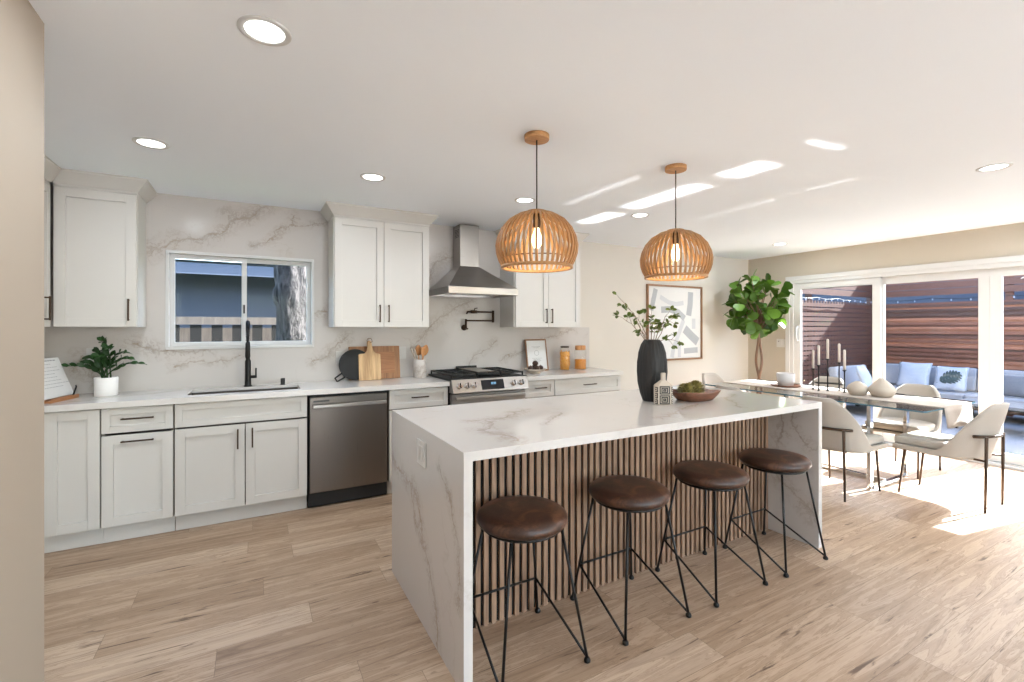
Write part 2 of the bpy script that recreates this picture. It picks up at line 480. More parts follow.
# ------------------------------------------------------------------ mesh helpers
class MB:
    def __init__(s):
        s.bm = bmesh.new()
        s.mi = 0
    def _v(s, co):
        return s.bm.verts.new(co)
    def face(s, vs, smooth=False):
        try:
            f = s.bm.faces.new(vs)
        except ValueError:
            return None
        f.material_index = s.mi
        f.smooth = smooth
        return f
    def hexa(s, P):
        v = [s._v(p) for p in P]
        for q in ((3, 2, 1, 0), (4, 5, 6, 7), (0, 1, 5, 4), (1, 2, 6, 5), (2, 3, 7, 6), (3, 0, 4, 7)):
            s.face([v[i] for i in q])
        return s
    def box(s, x0, x1, y0, y1, z0, z1):
        return s.hexa([(x0, y0, z0), (x1, y0, z0), (x1, y1, z0), (x0, y1, z0), (x0, y0, z1), (x1, y0, z1), (x1, y1, z1), (x0, y1, z1)])
    def frustum(s, b, z0, t, z1):
        (a0, a1, c0, c1), (d0, d1, e0, e1) = b, t
        return s.hexa([(a0, c0, z0), (a1, c0, z0), (a1, c1, z0), (a0, c1, z0), (d0, e0, z1), (d1, e0, z1), (d1, e1, z1), (d0, e1, z1)])
    def prism(s, poly, axis, a, b):
        """extrude a 2-D outline along axis from a to b"""
        def mk(p, t):
            q = list(p)
            q.insert(axis, t)
            return q
        A = [s._v(mk(p, a)) for p in poly]
        B = [s._v(mk(p, b)) for p in poly]
        n = len(poly)
        s.face(A[::-1])
        s.face(B)
        for i in range(n):
            s.face([A[i], A[(i + 1) % n], B[(i + 1) % n], B[i]])
        return s
    def rings(s, rings, close=True, cap=(True, True), smooth=True):
        R = [[s._v(p) for p in r] for r in rings]
        for a, b in zip(R[:-1], R[1:]):
            n = len(a)
            for i in range(n if close else n - 1):
                s.face([a[i], a[(i + 1) % n], b[(i + 1) % n], b[i]], smooth)
        if cap[0]:
            s.face(R[0][::-1])
        if cap[1]:
            s.face(R[-1])
        return s
    def lathe(s, prof, n=32, c=(0, 0), cap=(True, True), rib=None, smooth=True):
        rr = []
        for r, z in prof:
            ring = []
            for i in range(n):
                a = 2 * pi * i / n
                k = r * (rib(a, z) if rib else 1)
                ring.append((c[0] + k * cos(a), c[1] + k * sin(a), z))
            rr.append(ring)
        return s.rings(rr, True, cap, smooth)
    def tube(s, path, r, n=8, cap=True):
        P = [Vector(p) for p in path]
        rs = r if isinstance(r, (list, tuple)) else [r] * len(P)
        up = None
        out = []
        for i, p in enumerate(P):
            if i == 0:
                t = P[1] - P[0]
            elif i == len(P) - 1:
                t = P[-1] - P[-2]
            else:
                t = (P[i + 1] - P[i]).normalized() + (P[i] - P[i - 1]).normalized()
            t.normalize()
            if up is None:
                up = Vector((0, 0, 1)) if abs(t.z) < 0.9 else Vector((1, 0, 0))
            a = (up - t * up.dot(t)).normalized()
            up = a
            b = t.cross(a)
            out.append([p + (a * cos(2 * pi * k / n) + b * sin(2 * pi * k / n)) * rs[i] for k in range(n)])
        return s.rings(out, True, (cap, cap), True)
    def sphere(s, c, r, n=16, m=10, sc=(1, 1, 1)):
        ring = []
        for j in range(1, m):
            th = pi * j / m
            ring.append([(c[0] + r * sc[0] * sin(th) * cos(2 * pi * i / n), c[1] + r * sc[1] * sin(th) * sin(2 * pi * i / n), c[2] - r * sc[2] * cos(th)) for i in range(n)])
        R = [[s._v(p) for p in q] for q in ring]
        for a, b in zip(R[:-1], R[1:]):
            for i in range(n):
                s.face([a[i], a[(i + 1) % n], b[(i + 1) % n], b[i]], True)
        lo = s._v((c[0], c[1], c[2] - r * sc[2]))
        hi = s._v((c[0], c[1], c[2] + r * sc[2]))
        for i in range(n):
            s.face([R[0][(i + 1) % n], R[0][i], lo], True)
            s.face([R[-1][i], R[-1][(i + 1) % n], hi], True)
        return s
    def grid(s, fn, nu, nv, smooth=True):
        V = [[s._v(fn(i / nu, j / nv)) for j in range(nv + 1)] for i in range(nu + 1)]
        for i in range(nu):
            for j in range(nv):
                s.face([V[i][j], V[i + 1][j], V[i + 1][j + 1], V[i][j + 1]], smooth)
        return s
    def leaf(s, M, L, W, kind=0, fold=0.25, curl=0.2):
        """one leaf blade: M places it, L along +Y, W wide"""
        prof = ([0.0, 0.55, 0.9, 1.0, 0.8, 0.0] if kind == 0 else [0.05, 0.45, 0.62, 0.95, 1.0, 0.45])
        rows = []
        k = len(prof) - 1
        for i, w in enumerate(prof):
            y = L * i / k
            z = -curl * L * (i / k) ** 2
            hw = 0.5 * W * w
            rows.append([M @ Vector((-hw, y, z + fold * hw)), M @ Vector((0, y, z)), M @ Vector((hw, y, z + fold * hw))])
        V = [[s._v(p) for p in r] for r in rows]
        for a, b in zip(V[:-1], V[1:]):
            s.face([a[0], a[1], b[1], b[0]], True)
            s.face([a[1], a[2], b[2], b[1]], True)
        return s
    def build(s, name, mat, parent=None, bev=0.0, sub=0, solid=0.0, seg=2, loc=None):
        me = bpy.data.meshes.new(name)
        bmesh.ops.remove_doubles(s.bm, verts=s.bm.verts, dist=1e-6)
        bmesh.ops.recalc_face_normals(s.bm, faces=s.bm.faces)
        s.bm.to_mesh(me)
        s.bm.free()
        for mm in (mat if isinstance(mat, (list, tuple)) else [mat]):
            me.materials.append(MT[mm])
        o = bpy.data.objects.new(name, me)
        COL.objects.link(o)
        if parent:
            o.parent = parent
        if loc:
            o.location = loc
        if solid:
            md = o.modifiers.new('solidify', 'SOLIDIFY')
            md.thickness = solid
            md.offset = 0
        if bev:
            md = o.modifiers.new('bevel', 'BEVEL')
            md.width = bev
            md.segments = seg
            md.limit_method = 'ANGLE'
            md.angle_limit = radians(40)
        if sub:
            md = o.modifiers.new('subdivision', 'SUBSURF')
            md.levels = sub
            md.render_levels = sub
        return o

def B(*a):
    return MB().box(*a)

def tag(o, label, cat, group=None, kind=None):
    o['label'] = label
    o['category'] = cat
    if group:
        o['group'] = group
    if kind:
        o['kind'] = kind
    return o

def thing(name, label, cat, loc=(0, 0, 0), rz=0.0, group=None):
    o = bpy.data.objects.new(name, None)
    o.empty_display_size = 0.05
    COL.objects.link(o)
    o.location = loc
    o.rotation_euler = (0, 0, rz)
    return tag(o, label, cat, group)

def struct(o, label, cat):
    o['kind'] = 'structure'
    o['label'] = label
    o['category'] = cat
    return o

def copy_thing(root, loc, rz=None, label=None):
    r = root.copy()
    COL.objects.link(r)
    r.location = loc
    if rz is not None:
        r.rotation_euler = (0, 0, rz)
    if label:
        r['label'] = label
    for ch in list(root.children):
        c = ch.copy()
        COL.objects.link(c)
        c.parent = r
        for g in list(ch.children):
            d = g.copy()
            COL.objects.link(d)
            d.parent = c
    return r

RND = random.Random(7)

# ================================================================== SETTING
X0, X1, YB, YF, ZC = -1.78, 6.5, 4.38, -3.6, 2.40
struct(B(X0, X1 + .15, YF, YB + .1, -.1, 0).build('floor', 'floor'), 'light oak plank floor running along the kitchen', 'floor')
struct(B(X0 - .1, X1 + .35, YF - .1, YB + .35, ZC, ZC + .25).build('ceiling', 'ceiling'), 'flat white ceiling with recessed lamps', 'ceiling')
# back wall with the sink window
WX0, WX1, WZ0, WZ1 = -.58, .461, 1.215, 1.975
m = MB()
for b in ((X0, WX0, 0, ZC), (WX1, X1, 0, ZC), (WX0, WX1, 0, WZ0), (WX0, WX1, WZ1, ZC)):
    m.box(b[0], b[1], YB, YB + .13, b[2], b[3])
struct(m.build('wall_back', 'white_wall'), 'warm white kitchen wall behind the counters', 'wall')
struct(B(X0 - .1, X0, YF, YB + .1, 0, ZC).build('wall_left', 'white_wall'), 'wall at the left end of the counters', 'wall')
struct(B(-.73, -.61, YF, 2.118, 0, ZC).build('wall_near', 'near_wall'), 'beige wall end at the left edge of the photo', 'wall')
# wall behind the viewer with unseen windows and a sunlit terrace added for fill
m = MB()
ox = [X0 - .1, -1.72, -.76, -.3, 2.9, 3.1, 6.3, X1 + .15]
for a, b in ((0, 1), (2, 3), (4, 5), (6, 7)):
    m.box(ox[a], ox[b], YF - .1, YF, 0, ZC)
for a, b in ((1, 2), (3, 4), (5, 6)):
    m.box(ox[a], ox[b], YF - .1, YF, 2.2, ZC)
struct(m.build('wall_front', 'white_wall'), 'wall behind the viewer', 'wall')
for i, (a, b) in enumerate(((-.3, 2.9), (3.1, 6.3), (-1.72, -.76))):
    wf = struct(bpy.data.objects.new('window_%d' % (i + 2), None), 'tall window added behind the viewer for fill light', 'window')
    COL.objects.link(wf)
    m = MB()
    for q in ((a, b, 0, .06), (a, b, 2.14, 2.2), (a, a + .06, .06, 2.14), (b - .06, b, .06, 2.14), ((a + b) / 2 - .04, (a + b) / 2 + .04, .06, 2.14)):
        m.box(q[0], q[1], YF - .08, YF - .02, q[2], q[3])
    m.build('window_frame', 'trim', wf)
    B(a + .06, b - .06, YF - .052, YF - .047, .06, 2.14).build('window_pane', 'glass', wf)
struct(B(X0 - 5, 16, -14, YF - .1, -.14, -.04).build('terrace', 'terrace'), 'added pale terrace behind the viewer, bouncing sun indoors', 'patio')  # unseen ground added to bounce sun up to the ceiling
DY0, DY1, DZ = .70, 3.757, 2.03
m = MB()
for b in ((YF, DY0, 0, ZC), (DY1, YB + .1, 0, ZC), (DY0, DY1, DZ, ZC)):
    m.box(X1, X1 + .15, b[0], b[1], b[2], b[3])
struct(m.build('wall_right', 'beige_wall'), 'beige wall around the glass doors', 'wall')
struct(B(3.49, X1, YB - .014, YB, 0, .11).build('baseboard_back', 'trim', bev=.003), 'white baseboard under the framed print', 'baseboard')
m = MB()
m.box(X1 - .014, X1, DY1 + .06, YB - .014, 0, .11)
m.box(X1 - .014, X1, YF, DY0 - .06, 0, .11)
struct(m.build('baseboard_right', 'trim', bev=.003), 'white baseboard beside the glass doors', 'baseboard')
# marble backsplash slab
m = MB()
y0, y1 = YB - .012, YB
for b in ((X0, WX0, .915, ZC), (WX1, 3.10, .915, ZC), (WX0, WX1, .915, WZ0), (WX0, WX1, WZ1, ZC), (3.10, 3.48, .915, 1.387)):
    m.box(b[0], b[1], y0, y1, b[2], b[3])
struct(m.build('backsplash', 'backsplash'), 'white marble backsplash with brown grey veins', 'backsplash')

# window over the sink
win = struct(bpy.data.objects.new('window_1', None), 'white sliding window over the sink', 'window')
COL.objects.link(win)
m = MB()
fy0, fy1 = YB - .022, YB + .09
for b in ((WX0, WX1, WZ0, WZ0 + .022), (WX0, WX1, WZ1 - .022, WZ1), (WX0, WX0 + .02, WZ0 + .022, WZ1 - .022), (WX1 - .02, WX1, WZ0 + .022, WZ1 - .022)):
    m.box(b[0], b[1], fy0, fy1, b[2], b[3])
m.build('window_frame', 'trim', win, bev=.003)
XM = -.065
for (a, b, yy) in ((WX0 + .02, XM + .018, YB + .02), (XM - .018, WX1 - .02, YB + .05)):
    m = MB()
    w = .032
    for q in ((a, b, WZ0 + .022, WZ0 + .022 + w), (a, b, WZ1 - .022 - w, WZ1 - .022), (a, a + w, WZ0 + .022 + w, WZ1 - .022 - w), (b - w, b, WZ0 + .022 + w, WZ1 - .022 - w)):
        m.box(q[0], q[1], yy, yy + .028, q[2], q[3])
    sh = m.build('window_sash', 'trim', win, bev=.002)
    MB().box(a + w, b - w, yy + .012, yy + .016, WZ0 + .05, WZ1 - .05).build('window_pane', 'kitchenglass', sh)
B(XM - .006, XM + .006, YB + .008, YB + .02, 1.50, 1.57).build('window_latch', 'black', win)

# sliding glass doors
door = struct(bpy.data.objects.new('door_1', None), 'white sliding glass doors to the patio', 'door')
COL.objects.link(door)
m = MB()
fx0, fx1 = X1 - .004, X1 + .14
m.box(fx0, fx1, DY0, DY1, 1.985, DZ)
m.box(fx0, fx1, DY0, DY0 + .045, .02, 1.985)
m.box(fx0, fx1, DY1 - .045, DY1, .02, 1.985)
m.box(X1 - .01, fx1, DY0, DY1, 0, .022)
m.box(X1 + .02, X1 + .03, DY0, DY1, .022, .032)
m.box(X1 + .08, X1 + .09, DY0, DY1, .022, .032)
m.build('door_frame', 'trim', door, bev=.003)
GZ0, GZ1 = .125, 1.905
panels = [(2.70, 3.712, 2.784, 3.626, .015), (1.775, 2.784, 1.861, 2.685, .065), (.745, 1.775, .84, 1.687, .065)]
for i, (a, b, g0, g1, dx) in enumerate(panels):
    m = MB()
    for q in ((a, b, .03, GZ0), (a, b, GZ1, 1.985), (a, g0, GZ0, GZ1), (g1, b, GZ0, GZ1)):
        m.box(X1 + dx, X1 + dx + .045, q[0], q[1], q[2], q[3])
    pn = m.build('door_panel', 'trim', door, bev=.003)
    B(X1 + dx + .02, X1 + dx + .026, g0, g1, GZ0, GZ1).build('door_pane', 'glass', pn)
    if i == 0:
        m = MB()
        hx = X1 + dx
        m.tube([(hx, 3.655, 1.20), (hx - .035, 3.655, 1.215), (hx - .045, 3.655, 1.25), (hx - .045, 3.655, 1.35), (hx - .035, 3.655, 1.385), (hx, 3.655, 1.40)], .011, 8)
        m.box(hx - .006, hx, 3.64, 3.67, 1.17, 1.43)
        m.build('door_handle', 'trim', pn)
m = MB()
for q in ((DY0 - .055, DY1 + .055, DZ - .002, 2.085), (DY0 - .055, DY0, 0, DZ), (DY1, DY1 + .055, 0, DZ)):
    m.box(X1 - .018, X1, q[0], q[1], q[2], q[3])
struct(m.build('trim_1', 'trim', bev=.003), 'white casing around the glass doors', 'trim')

# ================================================================== CABINETS
def shaker(x0, x1, z0, z1, rail=.058, th=.02):
    m = MB()
    m.box(x0, x0 + rail, 0, th, z0, z1)
    m.box(x1 - rail, x1, 0, th, z0, z1)
    m.box(x0 + rail, x1 - rail, 0, th, z0, z0 + rail)
    m.box(x0 + rail, x1 - rail, 0, th, z1 - rail, z1)
    m.box(x0 + rail, x1 - rail, .0125, th, z0 + rail, z1 - rail)
    return m

def pull(parent, cx, cz, length, vertical, y=0.0):
    m = MB()
    h = length / 2
    if vertical:
        m.box(cx - .005, cx + .005, y - .032, y - .022, cz - h, cz + h)
        for d in (-h + .008, h - .008):
            m.box(cx - .004, cx + .004, y - .024, y, cz + d - .005, cz + d + .005)
    else:
        m.box(cx - h, cx + h, y - .032, y - .022, cz - .005, cz + .005)
        for d in (-h + .008, h - .008):
            m.box(cx + d - .005, cx + d + .005, y - .024, y, cz - .004, cz + .004)
    return m.build('handle', 'bronze', parent, bev=.0015)

def base_cab(label, x0, x1, fronts, toe=True, name='base_cabinet', group='base cabinets along the back wall'):
    """origin at the front lower left corner of the doors' face"""
    t = thing(name, label, 'cabinet', (x0, 3.82, 0), 0, group)
    w = x1 - x0
    m = MB()
    for q in ((0, .016), (w - .016, w)):
        m.box(q[0], q[1], .0215, .545, .115, .874)
    m.box(.016, w - .016, .0215, .545, .115, .131)
    m.box(.016, w - .016, .53, .545, .131, .874)
    m.box(.016, w - .016, .0215, .04, .845, .874)
    m.build('carcass', 'cab_in', t)
    if toe:
        B(0, w, .065, .08, 0, .115).build('toe_kick', 'cab', t)
    for kind, a, b, z0, z1, hd in fronts:
        f = shaker(a * w + .003, b * w - .003, z0, z1, .058 if z1 - z0 > .2 else .042).build(kind, 'cab', t, bev=.0015)
        if hd:
            pull(f, *hd)
    return t

# u from left: door cabinet, pull-out, sink base, [dishwasher], drawer base, [range], narrow base, wide base
base_cab('white cabinet with one plain door, farthest left under the counter', -1.17, -.842, [('door', .2, 1, .118, .868, None)])
w = .374
base_cab('white cabinet with two bar handles one above the other, below the potted plant', -.84, -.466,
         [('drawer', 0, 1, .712, .868, (w / 2, .80, .17, False)), ('door', 0, 1, .118, .694, (w / 2, .655, .17, False))])
w = .82
base_cab('wide white two-door cabinet under the sink', -.462, .358,
         [('false_front', 0, 1, .712, .868, None), ('door', 0, .503, .118, .698, (.503 * w - .045, .60, .14, True)), ('door', .503, 1, .118, .698, (.503 * w + .045, .60, .14, True))])
w = .515
base_cab('white drawer cabinet between dishwasher and range', .974, 1.489,
         [('drawer', 0, 1, .712, .868, (w / 2, .80, .15, False)), ('door', 0, 1, .118, .698, (w - .05, .60, .14, True))])
w = .34
base_cab('narrow white drawer cabinet just right of the range', 2.268, 2.608,
         [('drawer', 0, 1, .712, .868, (w / 2, .80, .13, False)), ('door', 0, 1, .118, .698, (w - .05, .60, .14, True))])
w = .86
wc = base_cab('wide white drawer cabinet at the right end of the counter', 2.612, 3.472,
         [('drawer', 0, 1, .712, .868, (w / 2, .80, .16, False)), ('drawer', 0, 1, .42, .698, (w / 2, .56, .16, False)), ('drawer', 0, 1, .118, .405, (w / 2, .27, .16, False))])

def counter(name, label, x0, x1, hole=None):
    m = MB()
    y0, y1, z0, z1 = 3.79, YB - .013, .895, .915
    m.box(x0, x1, y0, y0 + .04, .876, .895)
    if hole:
        a, b, c, d = hole
        m.box(x0, a, y0, y1, z0, z1)
        m.box(b, x1, y0, y1, z0, z1)
        m.box(a, b, y0, c, z0, z1)
        m.box(a, b, d, y1, z0, z1)
    else:
        m.box(x0, x1, y0, y1, z0, z1)
    return tag(m.build(name, 'counter'), label, 'countertop', 'white stone counters along the back wall')
counter('countertop', 'long white stone countertop around the sink', X0 + .002, 1.491, (-.40, .32, 3.91, 4.215))
counter('countertop', 'short white stone countertop right of the range', 2.262, 3.482)

# sink
t = thing('sink', 'stainless undermount sink set in the long counter', 'sink', (-.04, 4.0625, .70))
m = MB()
a, b, z0, z1, th = .368, .1585, 0, .1945, .006
m.box(-a, a, -b, b, z0, z0 + th)
for q in ((-a, -a + th, -b, b), (a - th, a, -b, b), (-a + th, a - th, -b, -b + th), (-a + th, a - th, b - th, b)):
    m.box(q[0], q[1], q[2], q[3], z0 + th, z1)
m.build('basin', 'basin_steel', t)
MB().lathe([(.0, .007), (.035, .007), (.038, .01), (.03, .011), (0, .009)], 20, cap=(False, False)).build('drain', 'black', t)
# faucet
t = thing('faucet', 'tall black spring faucet behind the sink', 'faucet', (-.036, 4.268, .916))
MB().lathe([(.03, 0), (.03, .006), (.024, .012), (.022, .05), (.021, .20), (.016, .215), (.013, .23)], 24).build('faucet_body', 'black', t)
arc = [(0, -.11 + .11 * cos(pi * k / 16), .40 + .11 * sin(pi * k / 16)) for k in range(17)]
path = [(0, 0, .22), (0, 0, .30)] + arc + [(0, -.22, .36)]
MB().tube(path, .008, 10).build('hose', 'black', t)
m = MB()
pts = []
PV = [Vector(p) for p in path]
tot = 26
for i in range(tot * 10):
    f = i / (tot * 10 - 1) * (len(PV) - 1)
    k = min(int(f), len(PV) - 2)
    p = PV[k].lerp(PV[k + 1], f - k)
    d = (PV[k + 1] - PV[k]).normalized()
    s_ = Vector((1, 0, 0))
    u_ = d.cross(s_)
    an = 2 * pi * i / 10
    pts.append(p + (s_ * cos(an) + u_ * sin(an)) * .0125)
m.tube(pts, .0028, 5)
m.build('spring', 'black', t)
MB().lathe([(.012, .36), (.016, .345), (.018, .25), (.014, .235), (.013, .23)], 20, (0, -.22)).build('spray_head', 'black', t)
MB().tube([(0, 0, .26), (0, -.2, .26)], .006, 8).build('support_arm', 'black', t)
m = MB()
m.tube([(.02, 0, .075), (.062, 0, .075)], .012, 12)
m.tube([(.056, 0, .075), (.056, -.004, .145)], .006, 8)
m.build('lever', 'black', t)
o = MB().lathe([(.020, .916), (.020, .918), (.017, .921), (.017, .966), (.015, .969)], 24, (.213, 4.255)).build('air_switch', 'black')
tag(o, 'small black round button on the counter right of the faucet', 'button')

# dishwasher
t = thing('dishwasher', 'stainless dishwasher between the sink and drawer cabinets', 'dishwasher', (.364, 3.82, 0))
w = .604
B(.006, w - .006, .026, .53, .02, .862).build('tub', 'blackmatte', t)
dr = B(.01, w - .01, 0, .025, .123, .852).build('door', 'steel_dark', t, bev=.004)
m = MB()
m.box(.03, w - .025, -.045, -.03, .772, .80)
for q in (.04, w - .06):
    m.box(q, q + .02, -.032, 0, .778, .795)
m.build('handle', 'steel', dr, bev=.005)
B(.035, .15, -.002, .001, .815, .828).build('vent_slot', 'hole', dr)
B(.004, w - .004, .062, .08, 0, .118).build('toe_kick', 'black', t)

# range
t = thing('range', 'stainless gas range with black grates', 'range', (1.497, 3.82, 0))
w = .757
B(.0, w, .0, .545, .03, .905).build('body', 'blackmatte', t)
m = MB()
m.prism([(-.10, .815), (-.085, .812), (.0, .812), (.0, .93), (-.055, .93)], 0, 0, w)
cp = m.build('control_panel', 'steel', t, bev=.004)
slope = atan2(.045, .115)
def on_panel(x, f, outw=0.0):
    return (x, -.10 + .045 * f - outw * cos(slope), .815 + .115 * f + outw * sin(slope))
pm = Matrix.Rotation(slope, 4, 'X')
for x in (.062, .135, .205, .60, .685):
    q = MB()
    q.lathe([(.027, 0), (.027, .006), (.023, .008), (.021, .03), (.019, .034)], 20)
    kb = q.build('knob', 'chrome', t)
    # the dial's axis leaves the sloping panel
    kb.location = on_panel(x, .5, .001)
    kb.rotation_euler = (pi / 2 - slope, 0, 0)
    g = B(-.004, .004, -.022, .022, .033, .039).build('knob_grip', 'blackmatte', kb)
q = MB()
P = [on_panel(.275, .15, .0005), on_panel(.50, .15, .0005), on_panel(.50, .86, .0005), on_panel(.275, .86, .0005)]
Q = [on_panel(.275, .15, .004), on_panel(.50, .15, .004), on_panel(.50, .86, .004), on_panel(.275, .86, .004)]
q.hexa([P[0], P[1], Q[1], Q[0], P[3], P[2], Q[2], Q[3]])
ds = q.build('display', 'display', t)
q = MB()
for i, x in enumerate((.372, .384, .398, .410)):
    a0, a1 = on_panel(x, .5, .0046), on_panel(x + .007, .68, .0052)
    q.box(a0[0], a1[0], min(a0[1], a1[1]) - .001, max(a0[1], a1[1]), a0[2], a1[2])
q.build('digits', 'led', ds)
od = B(.005, w - .005, -.04, .0, .20, .80).build('oven_door', 'steel', t, bev=.005)
m = MB()
m.box(.03, w - .03, -.095, -.073, .748, .782)
for q in (.05, w - .08):
    m.box(q, q + .03, -.078, -.038, .755, .776)
m.build('handle', 'steel', od, bev=.007)
B(.1, w - .1, -.043, -.04, .32, .66).build('oven_window', 'display', od)
B(.005, w - .005, -.035, .0, .05, .19).build('drawer', 'steel', t, bev=.004)
B(-.006, w + .006, -.05, .54, .917, .934).build('cooktop', 'blackmatte', t, bev=.003)
for k, (a, b) in enumerate(((.012, .25), (.262, .495), (.507, .745))):
    m = MB()
    zt = .972
    for xx in (a, b - .012):
        m.box(xx, xx + .012, -.01, .52, zt - .014, zt)
    for yy in (-.01, .245, .508):
        m.box(a, b, yy, yy + .012, zt - .014, zt)
    c = (a + b) / 2
    m.box(c - .006, c + .006, -.01, .52, zt - .014, zt)
    for yy in (.12, .385):
        m.box(a + .02, b - .02, yy - .006, yy + .006, zt - .014, zt)
    for xx in (a, b - .012):
        for yy in (-.01, .508):
            m.box(xx, xx + .012, yy, yy + .012, .9345, zt - .014)
    m.build('grate', 'black', t, bev=.002)
    for yy in ((.12, .385) if k != 1 else (.25,)):
        MB().lathe([(.05, .9345), (.05, .942), (.036, .946), (.034, .954), (.0, .955)], 20, (c, yy), cap=(True, False)).build('burner', 'blackmatte', t)
tag(B(1.497 + .29, 1.497 + .47, 3.86, 4.30, .973, .982).build('griddle', 'steel_dark', bev=.003), 'flat steel griddle plate lying on the middle range grate', 'griddle')
tag(B(1.497 + .27, 1.497 + .49, 4.305, 4.335, .973, 1.0).build('rear_vent_bar', 'black', bev=.004), 'black raised bar at the back of the range top', 'vent')

# hood
t = thing('range_hood', 'stainless chimney range hood above the range', 'hood', (1.855, YB - .013, 1.69))
m = MB()
hw, hd = .352, .52
m.frustum((-hw, hw, -hd, 0), .062, (-.103, .103, -.185, 0), .292)
m.build('canopy', 'steel', t)
m = MB()
m.box(-hw, hw, -hd - .004, -hd + .016, 0, .062)
m.box(-hw, -hw + .012, -hd + .016, 0, 0, .062)
m.box(hw - .012, hw, -hd + .016, 0, 0, .062)
m.box(-hw + .012, hw - .012, -.012, 0, 0, .062)
m.box(-hw + .012, hw - .012, -hd + .016, -.012, .02, .03)
m.build('band', 'steel', t, bev=.002)
B(-.10, .10, -.182, 0, .2925, .70).build('chimney', 'steel', t, bev=.002)
for xx in (-.24, .24):
    MB().lathe([(.03, .012), (.03, .0195), (.0, .0195)], 20, (xx, -.44), cap=(True, False)).build('lamp', 'lens', t)
for k in range(3):
    MB().lathe([(.007, -.0), (.007, .006)], 10, (.10 + k * .03, -.50)).build('button', 'black', t)
m = MB()
for k in range(6):
    m.box(-.1015, -.0995, -.15, -.05, .58 + k * .014, .586 + k * .014)
m.build('vent_slots', 'black', t)

# pot filler
t = thing('pot_filler', 'folded bronze pot filler tap on the marble above the range', 'faucet', (1.872, YB - .013, 1.385))
q = MB().lathe([(.03, 0), (.03, .008), (.022, .014), (.014, .016), (.014, .05)], 20).build('flange', 'bronze', t)
q.rotation_euler = (pi / 2, 0, 0)
m = MB()
m.tube([(0, -.05, -.02), (0, -.05, .085)], .011, 12)
m.tube([(-.0, -.05, -.012), (.0, -.095, -.012)], .007, 8)
m.build('wall_joint', 'bronze', t)
MB().tube([(.0, -.05, .07), (.30, -.06, .07)], .008, 10).build('arm', 'bronze', t)
MB().tube([(.30, -.06, .052), (.30, -.06, .175)], .013, 12).build('elbow', 'bronze', t)
MB().tube([(.30, -.06, .158), (.06, -.10, .158)], .008, 10).build('arm', 'bronze', t)
m = MB()
m.tube([(.10, -.093, .158), (.03, -.105, .158)], .015, 12)
m.tube([(.03, -.105, .158), (-.01, -.111, .156), (-.02, -.113, .135)], [.009, .009, .008], 10)
m.tube([(.07, -.098, .16), (.075, -.099, .192), (.105, -.096, .196)], .005, 8)
m.build('spout', 'bronze', t)

# upper cabinets
def upper(label, x0, x1, doors, handles, loc, rz=0, depth=.318, crown=(1, 1)):
    t = thing('wall_cabinet', label, 'cabinet', loc, rz, 'white wall cabinets under the ceiling')
    w = x1 - x0
    z0, z1 = 1.388, 2.30
    m = MB()
    m.box(0, w, .0215, depth, z0, z1)
    m.build('carcass', 'cab', t)
    for (a, b), h in zip(doors, handles):
        f = shaker(a + .002, b - .002, z0 + .002, z1 - .004).build('door', 'cab', t, bev=.0015)
        pull(f, h, 1.505, .15, True)
    e0, e1 = .062 * crown[0], .062 * crown[1]
    m = MB()
    m.box(0, w, .006, depth, z1, z1 + .015)
    m.frustum((-.004 * crown[0], w + .004 * crown[1], .0, depth), z1 + .015, (-e0, w + e1, -.06, depth), z1 + .085)
    m.box(-e0 - .004 * crown[0], w + e1 + .004 * crown[1], -.064, depth, z1 + .085, ZC - .0005)
    m.build('crown', 'cab', t)
    return t
upper('white one-door wall cabinet left of the window', -1.126, -.698, [(0, .426)], [.385], (-1.126, 4.05, 0), crown=(0, 1))
upper('white two-door wall cabinet between window and hood', .578, 1.40, [(.006, .410), (.410, .816)], [.372, .448], (.578, 4.05, 0))
upper('white two-door wall cabinet right of the hood', 2.285, 3.11, [(.01, .405), (.405, .82)], [.37, .44], (2.285, 4.05, 0))
upper('white wall cabinet with side-facing door, mostly behind the beige wall', 0, .612, [(0, .305), (.305, .604)], [.27, .50], (-1.1325, 3.43, 0), pi / 2, depth=.60, crown=(0, 0))

# outlets and switch
def plate(name, label, cat, loc, rz, w, h, slots):
    t = thing(name, label, cat, loc, rz)
    B(-w / 2, w / 2, -.006, 0, -h / 2, h / 2).build('plate', 'plastic', t, bev=.002)
    for x, z, sw, shh, mt in slots:
        B(x - sw / 2, x + sw / 2, -.009, -.005, z - shh / 2, z + shh / 2).build('insert', mt, t)
    return t
yb = YB - .0125
plate('outlet', 'white wall outlet on the marble behind the black board', 'outlet', (.70, yb, 1.115), 0, .12, .115, [(-.025, 0, .034, .066, 'plastic'), (.025, 0, .034, .066, 'plastic')])
plate('outlet', 'white wall outlet on the marble behind the utensil crock', 'outlet', (1.235, yb, 1.145), 0, .075, .115, [(0, 0, .034, .066, 'plastic')])
plate('outlet', 'white wall outlet on the marble behind the potted plant', 'outlet', (-1.0, yb, 1.18), 0, .075, .115, [(0, 0, .034, .066, 'plastic')])
plate('outlet', 'white outlet plate on the marble end of the island', 'outlet', (.6885, 2.10, .80), -pi / 2, .12, .115, [(-.025, 0, .034, .066, 'plastic'), (.025, 0, .034, .066, 'plastic')])
plate('light_switch', 'white switch plate beside the glass doors', 'switch', (X1 - .0005, 3.885, 1.165), pi / 2 * -1 + pi * 0, .115, .115, [(-.025, .025, .01, .012, 'hole'), (.0, 0, .034, .066, 'plastic')])

